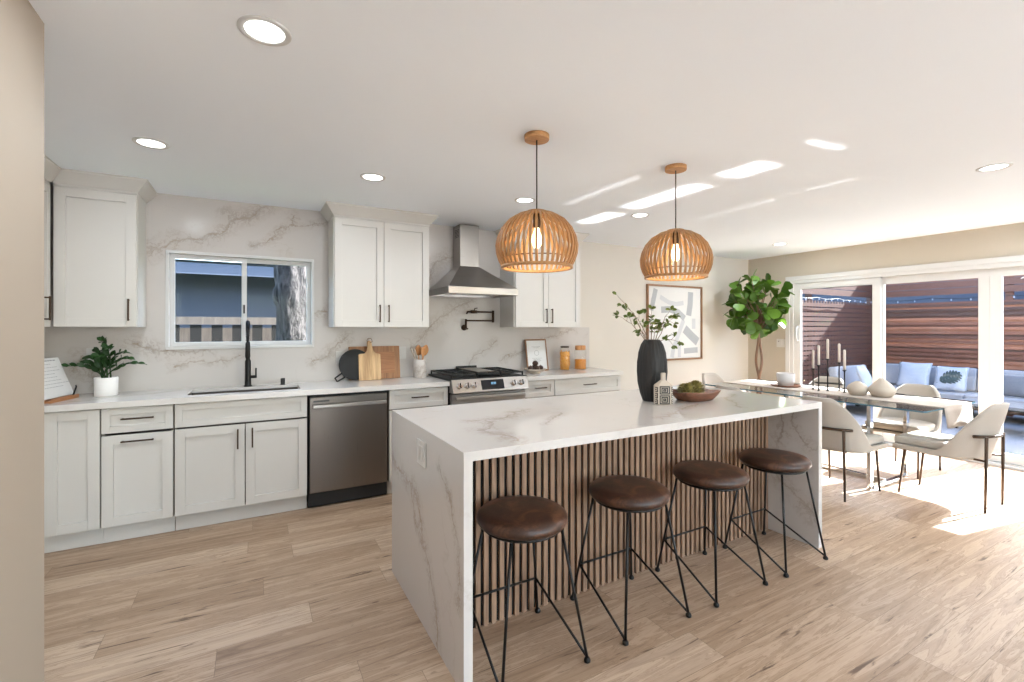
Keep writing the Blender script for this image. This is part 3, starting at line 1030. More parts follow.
# ================================================================== ISLAND
isl = thing('kitchen_island', 'marble waterfall kitchen island with a wood slat front', 'kitchen island', (0, 0, 0))
IX0, IX1, IY0, IY1, IT = .69, 3.135, 1.612, 2.645, .037
B(IX0, IX1, IY0, IY1, .915 - IT, .915).build('countertop', 'island_top', isl)
B(IX0, IX0 + IT, IY0, IY1, 0, .915 - IT).build('side_panel', 'island_left', isl)
B(IX1 - IT, IX1, IY0, IY1, 0, .915 - IT).build('side_panel', 'island_right', isl)
B(IX0 + IT, IX1 - IT, 1.97, IY1 - .03, .0, .915 - IT).build('body', 'cab', isl)
m = MB()
m.mi = 1
m.box(IX0 + IT, IX1 - IT, 1.958, 1.9695, .0, .915 - IT)
m.mi = 0
x = IX0 + IT + .001
pitch, sw = .0412, .0240
while x + sw < 3.06:
    m.box(x, x + sw, 1.945, 1.958, .0, .915 - IT)
    x += pitch
m.box(3.068, IX1 - IT, 1.94, 1.958, .0, .915 - IT)
m.build('slat_panel', ['slat', 'felt'], isl)

# bar stools
def stool(loc, label):
    t = thing('bar_stool', label, 'bar stool', loc, 0, 'leather bar stools along the island')
    MB().lathe([(.0, .548), (.165, .548), (.186, .555), (.196, .571), (.194, .588), (.178, .602), (.13, .609), (.0, .612)], 48, cap=(False, False)).build('seat', 'leather', t)
    MB().lathe([(.0, .536), (.168, .536), (.172, .541), (.168, .5475), (.0, .5475)], 40, cap=(False, False)).build('seat_plate', 'black', t)
    TX, TY, FX, FY = .122, .122, .20, .192
    for sx in (-1, 1):
        for sy in (-1, 1):
            lg = MB().tube([(sx * TX, sy * TY, .537), (sx * FX, sy * FY, .016)], .0062, 8).build('leg', 'black', t)
            MB().lathe([(.009, 0), (.014, .004), (.014, .013), (.008, .022)], 12, (sx * FX, sy * FY)).build('foot', 'black', lg)
    k = (.537 - .185) / (.537 - .016)
    bx, by = TX + (FX - TX) * k, TY + (FY - TY) * k
    MB().tube([(-bx, by, .185), (bx, by, .185)], .0055, 8).build('footrest', 'black', t)
    for sx in (-1, 1):
        MB().tube([(sx * bx, by, .185), (sx * FX, -FY, .02)], .0055, 8).build('brace', 'black', t)
    return t
s0 = stool((1.008, 1.722, 0), 'brown leather bar stool nearest the island end with the outlet, first in the row')
copy_thing(s0, (1.620, 1.725, 0), None, 'brown leather bar stool second in the row from the outlet end of the island')
copy_thing(s0, (2.208, 1.715, 0), None, 'brown leather bar stool third in the row from the outlet end of the island')
copy_thing(s0, (2.785, 1.707, 0), None, 'brown leather bar stool last in the row, nearest the dining table')

# ================================================================== PENDANTS AND RECESSED LAMPS
def pendant(loc, label):
    t = thing('pendant_lamp', label, 'pendant lamp', loc, 0, 'wooden pendant lamps over the island')
    MB().lathe([(.064, -.026), (.066, -.022), (.066, 0), (.0, 0)], 40, cap=(True, False)).build('ceiling_rose', 'canopywood', t)
    MB().tube([(0, 0, -.026), (0, 0, -.405)], .0035, 8).build('cord', 'black', t)
    zt = -.404
    prof = [(.045, 0.0), (.10, .014), (.15, .044), (.188, .088), (.211, .138), (.219, .18), (.215, .222), (.203, .258), (.186, .290)]
    m = MB()
    n = 44
    for i in range(n):
        a = 2 * pi * i / n
        c, s_ = cos(a), sin(a)
        rows = []
        for k, (r, d) in enumerate(prof):
            hw = min(.0062, r * pi / n * .72)
            ri, ro = r - .008, r
            rows.append([(ri * c + s_ * hw, ri * s_ - c * hw, zt - d), (ro * c + s_ * hw, ro * s_ - c * hw, zt - d + .002 * (k == 0)),
                         (ro * c - s_ * hw, ro * s_ + c * hw, zt - d + .002 * (k == 0)), (ri * c - s_ * hw, ri * s_ + c * hw, zt - d)])
        m.rings(rows, True, (True, True), False)
    m.build('shade', 'pendwood', t)
    MB().lathe([(.0, zt + .004), (.052, zt + .004), (.054, zt - .001), (.05, zt - .008), (0, zt - .008)], 32, cap=(False, False)).build('shade_cap', 'pendwood', t)
    z = zt - .29
    MB().lathe([(.176, z + .004), (.190, z + .004), (.190, z - .010), (.176, z - .010), (.176, z + .004)], 64, cap=(False, False)).build('shade_ring', 'pendwood', t)
    z = zt - .25
    MB().lathe([(.190, z + .004), (.194, z + .004), (.194, z - .001), (.190, z - .001), (.190, z + .004)], 64, cap=(False, False)).build('inner_ring', 'bowlwood', t)
    MB().lathe([(.018, zt - .01), (.02, zt - .02), (.02, zt - .075), (.016, zt - .085)], 20).build('socket', 'bronze', t)
    MB().lathe([(.012, zt - .086), (.014, zt - .10), (.024, zt - .125), (.027, zt - .15), (.023, zt - .175), (.012, zt - .19), (.003, zt - .194)], 20).build('bulb', 'bulb', t)
    return t
pend_locs = [((1.309, 2.083, ZC - .0005), 'round slatted wood pendant lamp above the outlet end of the island, nearer the range'), ((2.328, 2.06, ZC - .0005), 'round slatted wood pendant lamp in front of the framed print, nearer the dining table')]
p0 = pendant(*pend_locs[0])
copy_thing(p0, pend_locs[1][0], None, pend_locs[1][1])
for (loc, _l) in pend_locs:
    ld = bpy.data.lights.new('pendant_bulb_light', 'POINT')
    ld.energy = 1.1
    ld.color = (1.0, .78, .5)
    ld.shadow_soft_size = .028
    lo = bpy.data.objects.new('pendant_bulb_light', ld)
    COL.objects.link(lo)
    lo.location = (loc[0], loc[1], ZC - .392 - .235)

def recessed(loc, label, power=LAMP_W, big=1.0):
    t = thing('recessed_light', label, 'ceiling light', loc, 0, 'recessed ceiling lights')
    MB().lathe([(.062 * big, 0), (.062 * big, -.004), (.078 * big, -.006), (.083 * big, -.003), (.083 * big, 0)], 40, cap=(False, False)).build('trim_ring', 'trim', t)
    MB().lathe([(.0, -.003), (.0615 * big, -.003), (.0615 * big, -.0005), (.0, -.0005)], 40, cap=(False, False)).build('lens', 'lens', t)
    a = bpy.data.lights.new('recessed_and_fill_lamp', 'AREA')
    a.shape = 'DISK'
    a.size = .12 * big
    a.energy = power
    a.color = LAMP_C
    o = bpy.data.objects.new('recessed_and_fill_lamp', a)
    COL.objects.link(o)
    o.location = (loc[0], loc[1], ZC - .009)
    return t
zc = ZC - .0003
recessed((.035, 1.802, zc), 'largest recessed ceiling light, nearest the viewer above the floor')
recessed((-.49, 3.20, zc), 'recessed ceiling light in front of the wall cabinet left of the window', LAMP_W * .6)
recessed((.706, 3.196, zc), 'recessed ceiling light in front of the two-door wall cabinet between window and hood', LAMP_W * .6)
recessed((1.89, 3.184, zc), 'recessed ceiling light in front of the hood chimney', LAMP_W * .6)
recessed((3.05, 3.104, zc), 'recessed ceiling light beside the sun streaks near the second pendant', LAMP_W * .6)
recessed((4.094, 1.087, zc), 'recessed ceiling light alone on the ceiling at the right')
recessed((5.595, 3.355, zc), 'recessed ceiling light near the corner above the leafy fig tree')
for (x, y) in ((-1.25, 1.6), (-1.25, -1.2), (.6, -.6), (2.4, -.6), (4.2, -.8), (5.7, -.8), (.6, -2.4), (2.4, -2.4), (4.2, -2.4), (5.7, -2.4), (5.7, 1.2)):  # extra fill lamps added out of view, without fittings
    a = bpy.data.lights.new('recessed_and_fill_lamp', 'AREA')
    a.shape = 'DISK'
    a.size = .12
    a.energy = LAMP_W
    a.color = LAMP_C
    o = bpy.data.objects.new('recessed_and_fill_lamp', a)
    COL.objects.link(o)
    o.location = (x, y, ZC - .009)
# ================================================================== THINGS ON THE ISLAND
RIGHT = Vector((0.8738, -0.4863, 0))
AWAY = Vector((0.4863, 0.8738, 0))

def frame_at(p, d, up=Vector((0, 0, 1)), roll=0.0):
    d = d.normalized()
    x = d.cross(up)
    if x.length < 1e-4:
        x = Vector((1, 0, 0))
    x.normalize()
    z = x.cross(d)
    M = Matrix((x, d, z)).transposed().to_4x4()
    return Matrix.Translation(p) @ M @ Matrix.Rotation(roll, 4, 'Y')

t = thing('ribbed_vase', 'tall charcoal ribbed vase with leafy branches on the island', 'vase', (2.236, 2.17, .9155))
prof = [(.0, 0), (.052, 0), (.058, .004), (.074, .05), (.088, .12), (.093, .19), (.091, .25), (.083, .31), (.068, .36), (.052, .388), (.046, .392), (.040, .388), (.044, .375), (.05, .35)]
def rib(a, z):
    return 1 + .06 * (abs(sin(a * 11 + 1.0 * sin(z * 24))) - .5) * min(1, z / .03) * min(1, max(0, (.392 - z) / .03))
MB().lathe(prof, 180, rib=rib, cap=(False, False)).build('vase_body', 'vase', t)
stems = [(-.225, .29, .02), (-.235, .155, -.05), (-.10, .16, .06), (.16, .15, .03), (.10, .19, -.06), (.02, .20, .08), (.14, -.01, -.08), (-.12, .06, -.1), (.07, .10, .1), (-.03, .12, -.07)]
R2 = random.Random(3)
tw = MB()
lf = MB()
for k, (sx, sz, sy) in enumerate(stems):
    base = Vector((0, 0, .33)) + RIGHT * (sx * .08)
    tip = Vector((0, 0, .39 + sz)) + RIGHT * sx + AWAY * sy
    mid = base.lerp(tip, .55) + Vector((0, 0, .045 if sz > .05 else .07)) - RIGHT * sx * .18
    pts = []
    for i in range(9):
        u = i / 8
        p = base * (1 - u) ** 2 + mid * 2 * u * (1 - u) + tip * u * u
        pts.append(p + Vector((R2.uniform(-1, 1), R2.uniform(-1, 1), R2.uniform(-1, 1))) * .004)
    tw.tube(pts, [.0028 - .0018 * i / 8 for i in range(9)], 6)
    # side twigs with leaf clusters
    nodes = [(tip, (tip - mid).normalized())]
    for u in (.5, .72, .86):
        i = int(u * 8)
        d = (pts[i + 1] - pts[i]).normalized() if i < 8 else (pts[8] - pts[7]).normalized()
        sd = (d.cross(Vector((R2.uniform(-1, 1), R2.uniform(-1, 1), R2.uniform(-1, 1)))).normalized() * .8 + d * .6).normalized()
        ln = R2.uniform(.025, .055)
        e = pts[i] + sd * ln
        if (pts[i].z > .40) or k == 6:
            tw.tube([pts[i], pts[i].lerp(e, .5) + Vector((0, 0, .004)), e], [.0014, .0012, .0009], 5)
            nodes.append((e, sd))
    for p, d in nodes:
        for q in range(R2.randint(3, 5)):
            dd = (d * .6 + Vector((R2.uniform(-1, 1), R2.uniform(-1, 1), R2.uniform(-.5, 1)))).normalized()
            lf.leaf(frame_at(p, dd, roll=R2.uniform(-1.2, 1.2)), R2.uniform(.028, .042), R2.uniform(.018, .025), 0, .3, .2)
br = tw.build('branches', 'twig', t)
lf.build('leaves', 'leaf_branch', br)

t = thing('patterned_bottle', 'small black and cream bottle with square maze pattern before the ribbed vase', 'bottle', (2.185, 2.03, .9155), -radians(29))
m = MB()
hw, hd = .054, .03
def oct_(w, d, z, c=.45):
    return [(-w, -d * c, z), (-w * (1 - .28), -d, z), (w * (1 - .28), -d, z), (w, -d * c, z), (w, d * c, z), (w * .72, d, z), (-w * .72, d, z), (-w, d * c, z)]
rows = [oct_(.048, .027, 0), oct_(hw, hd, .006), oct_(hw, hd, .115), oct_(.048, .028, .122), oct_(.020, .018, .145), oct_(.0135, .0135, .15), oct_(.0135, .0135, .192), oct_(.010, .010, .193)]
m.rings(rows, True, (True, True), False)
bt = m.build('bottle_body', 'greige_ceramic', t, bev=.002)
m = MB()
def sq_ring(cx, cz, w, h, th, y, dirx=(1, 0)):
    for (a, b, c, d) in ((-w, w, h - th, h), (-w, w, -h, -h + th), (-w, -w + th, -h + th, h - th), (w - th, w, -h + th, h - th)):
        m.box(cx + a, cx + b, y - .0012, y, cz + c, cz + d)
for cz, hh in ((.033, .027), (.090, .025)):
    for f in (1.0, .64, .3):
        sq_ring(0, cz, .031 * f, hh * f, .0064, -hd + .0002)
bp = m.build('maze_pattern', 'blackmatte', bt)
m = MB()
# the slanted side faces carry the same squares
for sx in (-1, 1):
    A = Vector((sx * hw * .72, -hd, 0)); Bq = Vector((sx * hw, -hd * .45, 0))
    e = (Bq - A); L = e.length; e.normalize(); nrm = Vector((e.y, -e.x, 0)) * (1 if sx > 0 else -1)
    def pt(u, z, o): return tuple(A + e * (u * L) + nrm * o + Vector((0, 0, z)))
    for (z0, z1) in ((.008, .034), (.042, .072), (.080, .108)):
        for (u0, u1, a, b) in ((.08, .9, z0, z0 + .0045), (.08, .9, z1 - .0045, z1), (.08, .3, z0 + .0045, z1 - .0045), (.55, .9, (z0 + z1) / 2 - .003, (z0 + z1) / 2 + .003)):
            m.hexa([pt(u0, a, .001), pt(u1, a, .001), pt(u1, a, -.0005), pt(u0, a, -.0005), pt(u0, b, .001), pt(u1, b, .001), pt(u1, b, -.0005), pt(u0, b, -.0005)])
m.build('maze_pattern', 'blackmatte', bt)

def tray_bowl(name, label, loc, rz, a, b, h, mat):
    """square wooden bowl with raised corners"""
    t = thing(name, label, 'bowl', loc, rz)
    def sup(u, k, z, wob):
        an = 2 * pi * u
        c, s_ = cos(an), sin(an)
        p = 4.0
        r = (abs(c) ** p + abs(s_) ** p) ** (-1 / p)
        lift = wob * (max(0.0, abs(sin(2 * an)) ** 2) - .35)
        return (a * k * r * c, b * k * r * s_, z + lift)
    rows = []
    n = 56
    for k, z, wob in ((.6, 0, 0), (.68, .002, 0), (.88, h * .5, .002), (1.0, h * .9, .009), (.985, h * .96, .009), (.95, h * .92, .009), (.80, h * .42, .002), (.62, .014, 0)):
        rows.append([sup(i / n, k, z, wob) for i in range(n)])
    MB().rings(rows, True, (True, True)).build('bowl_body', mat, t)
    return t
tray_bowl('wooden_bowl', 'dark square wooden bowl holding artichokes on the island', (2.508, 2.065, .9155), radians(0), .158, .115, .062, 'bowlwood')
def artichoke(loc, label, r, seed, tilt):
    R = random.Random(seed)
    t = thing('artichoke', label, 'artichoke', loc, R.uniform(0, 6), 'artichokes in the wooden bowl')
    m = MB()
    m.sphere((0, 0, r), r * .82, 14, 10)
    for ring in range(7):
        ph = -0.5 + ring * .34
        n = 10 if ring < 5 else 6
        for i in range(n):
            an = 2 * pi * (i + .5 * (ring % 2)) / n
            rad = r * .86 * cos(ph)
            p = Vector((rad * cos(an), rad * sin(an), r + r * .86 * sin(ph) - r * .2))
            out = Vector((cos(an), sin(an), 0))
            d = (out * (.85 - ring * .09) + Vector((0, 0, 1)) * (.6 + .05 * ring)).normalized()
            X = d.cross(out).normalized()
            Z = X.cross(d)
            if Z.dot(out) < 0:
                X = -X; Z = -Z
            M = Matrix.Translation(p) @ Matrix((X, d, Z)).transposed().to_4x4()
            m.leaf(M, r * .72, r * .6, 0, -.25, -.15)
    m.build('artichoke_head', 'artichoke', t)
    MB().tube([(0, 0, .012), (.002, 0, -.004)], [.011, .009], 8).build('stem', 'artichoke', t)
    return t
artichoke((2.43, 2.05, .9345), 'green artichoke at the bottle end of the wooden bowl', .042, 4, 0)
artichoke((2.53, 2.075, .9345), 'green artichoke in the middle of the wooden bowl, the larger one', .046, 5, 0)
artichoke((2.485, 2.13, .9345), 'green artichoke half hidden behind the other two in the wooden bowl', .036, 6, 0)

# ================================================================== THINGS ON THE COUNTERS
CZ = .9152
# cook book stand
t = thing('cookbook_stand', 'wooden cookbook stand at the left end of the counter', 'book stand', (-1.135, 4.08, CZ), radians(76))
B(-.17, .10, -.09, .04, 0, .014).build('ledge', 'standwood', t, bev=.002)
B(-.17, .10, -.09, -.082, .014, .024).build('lip', 'standwood', t, bev=.002)
q = B(-.16, .13, 0, .012, 0, .26).build('back_board', 'standwood', t, bev=.002)
q.location = (0, -.035, .0145)
q.rotation_euler = (radians(-20), 0, 0)
MB().tube([(.05, -.078, .015), (.06, -.08, .028), (.105, -.07, .07), (.112, -.064, .08)], .005, 8).build('page_holder', 'black', t)
t2 = thing('open_cookbook', 'white printed page sheet on the wooden cookbook stand', 'book', (-1.135, 4.08, CZ), radians(76))
q = MB()
q.box(-.165, .135, -.012, -.002, .002, .268)
pg = q.build('page', 'paper', t2, bev=.004)
pg.location = (0, -.035, .0145)
pg.rotation_euler = (radians(-20), 0, 0)
m = MB()
R3 = random.Random(9)
for r in range(9):
    z = .246 - r * .022
    x = -.14
    ln = R3.uniform(.16, .26)
    while x < -.14 + ln:
        wd = R3.uniform(.012, .03)
        m.box(x, x + wd, -.0128, -.0118, z, z + (.007 if r == 0 else .0028))
        x += wd + .006
m.build('printed_lines', 'ink', pg)

# potted zz plant
t = thing('potted_plant', 'small dark green plant in a white pot left of the sink', 'potted plant', (-.885, 4.16, CZ))
MB().lathe([(.0, 0), (.060, 0), (.063, .003), (.065, .125), (.063, .128), (.059, .126), (.057, .11), (.0, .108)], 40, cap=(False, False)).build('pot', 'white_ceramic', t)
MB().lathe([(.0, .112), (.0565, .110)], 24, cap=(False, False)).build('soil', 'soil', t)
sm, lm = MB(), MB()
R4 = random.Random(12)
for (rx, rz_, ry) in ((-.235, .085, -.05), (-.17, .10, .03), (-.10, .18, .05), (-.02, .255, 0), (.05, .21, -.05), (.10, .17, .04), (.185, .135, -.03), (.24, .10, .0), (.02, .15, -.09), (-.06, .14, -.08)):
    b0 = Vector((R4.uniform(-.025, .025), R4.uniform(-.02, .02), .108))
    tip = Vector((0, 0, .12 + rz_)) + RIGHT * rx + AWAY * ry
    c = Vector((b0.x * .5 + tip.x * .35, b0.y * .5 + tip.y * .35, .12 + rz_ * 1.05 + .02))
    pts = [b0 * (1 - u) ** 2 + c * 2 * u * (1 - u) + tip * u * u for u in [i / 12 for i in range(13)]]
    sm.tube(pts, [.005 - .0032 * i / 12 for i in range(13)], 6)
    for i in range(3, 13, 2):
        d = (pts[i] - pts[i - 1]).normalized()
        sd = d.cross(Vector((.1, .2, 1))).normalized()
        for sgn in (-1, 1):
            dd = (sd * sgn * .8 + d * .8 + Vector((0, 0, .25))).normalized()
            lm.leaf(frame_at(pts[i], dd, (Vector((0, 0, .55)) - AWAY * .8).normalized(), roll=R4.uniform(-.4, .4)), .066 - .002 * i, .031, 0, .15, .1)
    lm.leaf(frame_at(tip, (tip - pts[10]).normalized()), .045, .02, 0, .2, .1)
sm.build('stems', 'leaf_zz', t)
lm.build('leaves', 'leaf_zz', t)

# boards
def lean(o, ang):
    o.rotation_euler = (ang, 0, 0)
    return o
t = thing('cutting_board', 'large rectangular walnut cutting board leaning on the marble, rearmost', 'cutting board', (.975, 4.315, CZ))
o = lean(B(-.228, .228, -.011, .011, 0, .30).build('board', 'boarddark', t, bev=.004), radians(-8))
o = lean(B(-.18, .18, -.0125, -.011, .05, .245).build('inlaid_panel', 'standwood', t, bev=.001), radians(-8))
t = thing('round_board', 'round matte black board with a loop handle leaning behind the dishwasher', 'cutting board', (.79, 4.262, CZ))
m = MB()
rr = .137
poly = [(rr * cos(2 * pi * i / 56), .006 + rr + rr * sin(2 * pi * i / 56)) for i in range(56)]
m.prism(poly, 1, -.008, .008)
o = lean(m.build('board', 'blackmatte', t, bev=.003), radians(-9))
m = MB()
an = radians(222)
c0 = Vector((rr * cos(an) * .96, 0, .006 + rr + rr * sin(an) * .96))
dr_ = Vector((cos(an), 0, sin(an) * .62)).normalized()
nr = Vector((-dr_.z, 0, dr_.x))
A = c0 + nr * .022
E = c0 - nr * .022
tp = c0 + dr_ * .075
tp.z = max(tp.z, .012)
m.tube([A, tp + nr * .02, tp - nr * .014, E], .0075, 8)
lean(m.build('handle', 'blackmatte', t), radians(-9))
t = thing('paddle_board', 'small pale olive wood paddle board with handle, in front of the others', 'cutting board', (.912, 4.245, CZ))
m = MB()
poly = [(-.095, 0), (.098, 0), (.098, .228), (.085, .236), (.058, .240), (.038, .262), (.026, .30), (.024, .338), (.016, .352), (-.0, .356), (-.012, .35), (-.018, .336), (-.014, .30), (-.02, .262), (-.04, .24), (-.085, .236), (-.095, .228)]
m.prism(poly, 1, -.008, .008)
o = lean(m.build('board', 'boardlight', t, bev=.003), radians(-9))
mm = MB()
mm.tube([(.004, 0, .335), (-.02, -.014, .35), (-.01, -.018, .375), (.018, -.016, .372), (.03, -.012, .345), (.006, -.008, .333)], .003, 6)
lean(mm.build('cord_loop', 'twig', t), radians(-9))

# utensil crock
t = thing('utensil_crock', 'marble crock of cooking utensils left of the range', 'crock', (1.372, 4.245, CZ))
MB().lathe([(.0, 0), (.058, 0), (.061, .003), (.062, .168), (.060, .171), (.056, .170), (.054, .16), (.054, .01), (.0, .008)], 40, cap=(False, False)).build('crock_body', 'crock', t)
def utensil(name, label, cat, base, tip, kind):
    t = thing(name, label, cat, (1.372, 4.245, CZ), 0, 'utensils in the marble crock')
    b, e = Vector(base), Vector(tip)
    d = (e - b).normalized()
    MB().tube([b, b.lerp(e, .7)], [.005, .006], 8).build('handle', 'spoon' if kind < 2 else 'greige_ceramic', t)
    M = frame_at(b.lerp(e, .68), d, Vector((0.2, -1, 0.2)))
    L = (e - b).length * .34
    m = MB()
    if kind == 0:
        w = .031
        rows = []
        for k in range(9):
            u = k / 8
            hw = .006 + w * sin(pi * min(1, u * .92 + .08)) ** .8 * (1 if u < .99 else .4)
            y = L * u
            rows.append([M @ Vector((hw * cos(2 * pi * i / 14), y, .006 * sin(2 * pi * i / 14))) for i in range(14)])
        m.rings(rows)
        m.build('spoon_bowl', 'spoon', t)
    elif kind == 1:
        rows = []
        for k in range(7):
            u = k / 6
            hw = .007 + .018 * min(1, u * 2.2)
            rows.append([M @ Vector((hw * cos(2 * pi * i / 12), L * u, .004 * sin(2 * pi * i / 12))) for i in range(12)])
        m.rings(rows)
        m.build('blade', 'spoon', t)
    else:
        m.tube([M @ Vector((0, 0, 0)), M @ Vector((0, L, 0))], [.006, .0075], 8)
        m.build('grip', 'greige_ceramic', t)
utensil('wooden_spoon', 'wooden spoon with the widest bowl, leaning right in the marble crock', 'utensil', (-.02, .0, .012), (.062, .0, .30), 0)
utensil('wooden_spoon', 'wooden spoon standing upright in the middle of the marble crock', 'utensil', (0, .02, .012), (-.005, .035, .30), 0)
utensil('wooden_spatula', 'pale wooden spatula in front of the upright spoon in the crock', 'utensil', (.01, -.03, .012), (.018, -.042, .28), 1)
utensil('wooden_stick', 'thin pale rod leaning farthest left in the marble crock', 'utensil', (.02, .01, .012), (-.085, .0, .275), 2)
utensil('wooden_stick', 'thin pale rod between the leftmost rod and the wooden spoons', 'utensil', (.025, -.01, .012), (-.055, -.01, .262), 2)

# right counter: framed sheet, fruit dish, jars
t = thing('picture_frame', 'small framed white print leaning on the marble right of the range', 'picture frame', (2.70, 4.27, CZ), 0)
m = MB()
w, h = .135, .345
for q in ((-w, -w + .014, 0, h), (w - .014, w, 0, h), (-w + .014, w - .014, 0, .014), (-w + .014, w - .014, h - .014, h)):
    m.box(q[0], q[1], -.01, .008, q[2], q[3])
lean(m.build('frame', 'framewood', t, bev=.002), radians(-10))
pr = lean(B(-w + .013, w - .013, -.003, .004, .013, h - .013).build('print', 'paper', t), radians(-10))
m = MB()
for r, (z, ln) in enumerate(((.262, .11), (.25, .07), (.135, .12), (.122, .09), (.108, .10), (.095, .06))):
    x = -ln / 2
    while x < ln / 2:
        wd = R3.uniform(.008, .018)
        m.box(x, min(x + wd, ln / 2), -.0036, -.0029, z, z + .0035)
        x += wd + .004
for k in range(20):
    a0, a1 = 2 * pi * k / 20, 2 * pi * (k + 1) / 20
    c = (0, .195)
    m.hexa([(c[0] + r * cos(a), y, c[1] + r * sin(a)) for y in (-.0029,) for (r, a) in ((.026, a0), (.029, a0), (.029, a1), (.026, a1))] + [(c[0] + r * cos(a), -.0036, c[1] + r * sin(a)) for (r, a) in ((.026, a0), (.029, a0), (.029, a1), (.026, a1))])
m.build('printed_lines', 'ink', pr)
t = thing('fruit_dish', 'shallow cream footed dish of dark fruit before the small framed print', 'dish', (2.53, 4.06, CZ))
MB().lathe([(.0, 0), (.055, 0), (.055, .008), (.05, .014), (.10, .03), (.117, .046), (.114, .048), (.09, .036), (.0, .026)], 40, cap=(False, False)).build('dish_body', 'greige_ceramic', t)
def fruit(x, y, z, r, label):
    t = thing('dark_fruit', label, 'fruit', (x, y, z), RND.uniform(0, 6), 'dark fruit in the cream dish')
    MB().sphere((0, 0, 0), r, 18, 12, (1, 1, .92)).build('flesh', 'fig', t)
    MB().tube([(0, 0, r * .9), (.003, 0, r * 1.12)], [.004, .002], 6).build('stem', 'twig', t)
fruit(2.47, 4.05, .969, .029, 'dark brown fruit at the range side of the cream dish')
fruit(2.535, 4.03, .969, .030, 'dark brown fruit at the front middle of the cream dish')
fruit(2.592, 4.05, .970, .028, 'dark brown fruit at the jar side of the cream dish')
fruit(2.535, 4.095, .969, .029, 'dark brown fruit at the back of the cream dish, mostly hidden')
fruit(2.535, 4.062, 1.016, .031, 'dark brown fruit on top of the heap in the cream dish')

def jar(label, loc, w, h, lidkind, fill, fmat):
    t = thing('glass_jar', label, 'jar', loc, 0, 'glass jars on the right counter')
    m = MB()
    prof = [(.0, .003), (w * .97, .003), (w, .008), (w, h * .80), (w * .82, h * .88), (w * .80, h * .94)]
    m.lathe(prof, 32, cap=(False, False))
    m.build('glass_body', 'jarglass', t)
    c = MB()
    if fmat == 'pasta':
        c.lathe([(.0, .006), (w * .9, .006), (w * .9, fill * .96), (0, fill)], 24, cap=(False, False))
        R = random.Random(2)
        for k in range(34):
            a = R.uniform(0, 2 * pi)
            z = R.uniform(.02, fill)
            rr = w * .90
            p = Vector((rr * cos(a), rr * sin(a), z))
            d = Vector((R.uniform(-.5, .5), R.uniform(-.5, .5), 1)).normalized() * .03
            c.tube([p - d * .5, p + d * .5], .006, 6)
    else:
        c.lathe([(.0, .006), (w * .94, .006), (w * .95, .012), (w * .95, fill * .97), (w * .4, fill), (0, fill * 1.02)], 32, cap=(False, False))
    c.build('contents', fmat, t)
    if lidkind == 0:
        MB().lathe([(.0, h * .93), (w * .84, h * .93), (w * .86, h * .95), (w * .86, h * .985), (w * .8, h), (0, h)], 32, cap=(False, False)).build('lid', 'bronze', t)
    else:
        MB().lathe([(.0, h * .80), (w * .86, h * .81), (w * .9, h * .83), (w * .9, h * .98), (w * .84, h), (0, h)], 32, cap=(False, False)).build('lid', 'spoon', t)
jar('glass jar of pasta with a thin dark lid beside the small framed print', (3.015, 4.215, CZ), .056, .265, 0, .205, 'pasta')
jar('glass jar of orange grain with a thick wooden lid, rightmost on the counter', (3.215, 4.195, CZ), .066, .268, 1, .115, 'pasta2')

# ================================================================== FRAMED ART
t = thing('framed_art', 'large framed grey and white abstract print on the back wall', 'framed art', (4.925, YB - .001, 1.447))
w, h = .52, .497
m = MB()
for q in ((-w, -w + .022, -h, h), (w - .022, w, -h, h), (-w + .022, w - .022, -h, -h + .022), (-w + .022, w - .022, h - .022, h)):
    m.box(q[0], q[1], -.032, 0, q[2], q[3])
m.build('frame', 'framewood', t, bev=.002)
pr = B(-w + .021, w - .021, -.012, -.004, -h + .021, h - .021).build('print', 'paper', t)
def band(pts, wd, name, mat):
    m = MB()
    P = [Vector((x, 0, z)) for x, z in pts]
    L, Rr = [], []
    for i, p in enumerate(P):
        tn = (P[min(i + 1, len(P) - 1)] - P[max(i - 1, 0)]).normalized()
        nn = Vector((-tn.z, 0, tn.x)) * wd / 2
        L.append(p + nn); Rr.append(p - nn)
    for i in range(len(P) - 1):
        q = [L[i], L[i + 1], Rr[i + 1], Rr[i]]
        m.hexa([(v.x, -.0118, v.z) for v in q] + [(v.x, -.0128 - .0004 * (mat == 'artgrey'), v.z) for v in q])
    m.build(name, mat, pr)
band([(-.36, .44), (-.40, .30), (-.44, .16)], .075, 'painted_shape', 'artgrey')
band([(-.28, .34), (-.12, .27), (.02, .25), (.16, .27)], .06, 'painted_shape', 'artlight')
band([(-.26, .17), (-.10, .18), (.06, .14), (.18, .06)], .085, 'painted_shape', 'artgrey')
band([(.30, .42), (.29, .25), (.26, .10)], .10, 'painted_shape', 'artgrey')
band([(.36, .06), (.36, -.08)], .07, 'painted_shape', 'artlight')
band([(.18, -.08), (.32, -.18), (.44, -.26)], .12, 'painted_shape', 'artgrey')
band([(.16, .04), (.06, -.16), (-.04, -.36), (-.06, -.46)], .07, 'painted_shape', 'artlight')
band([(.17, -.38), (.44, -.37)], .075, 'painted_shape', 'artgrey')
band([(.08, -.26), (.08, -.46)], .06, 'painted_shape', 'artlight')

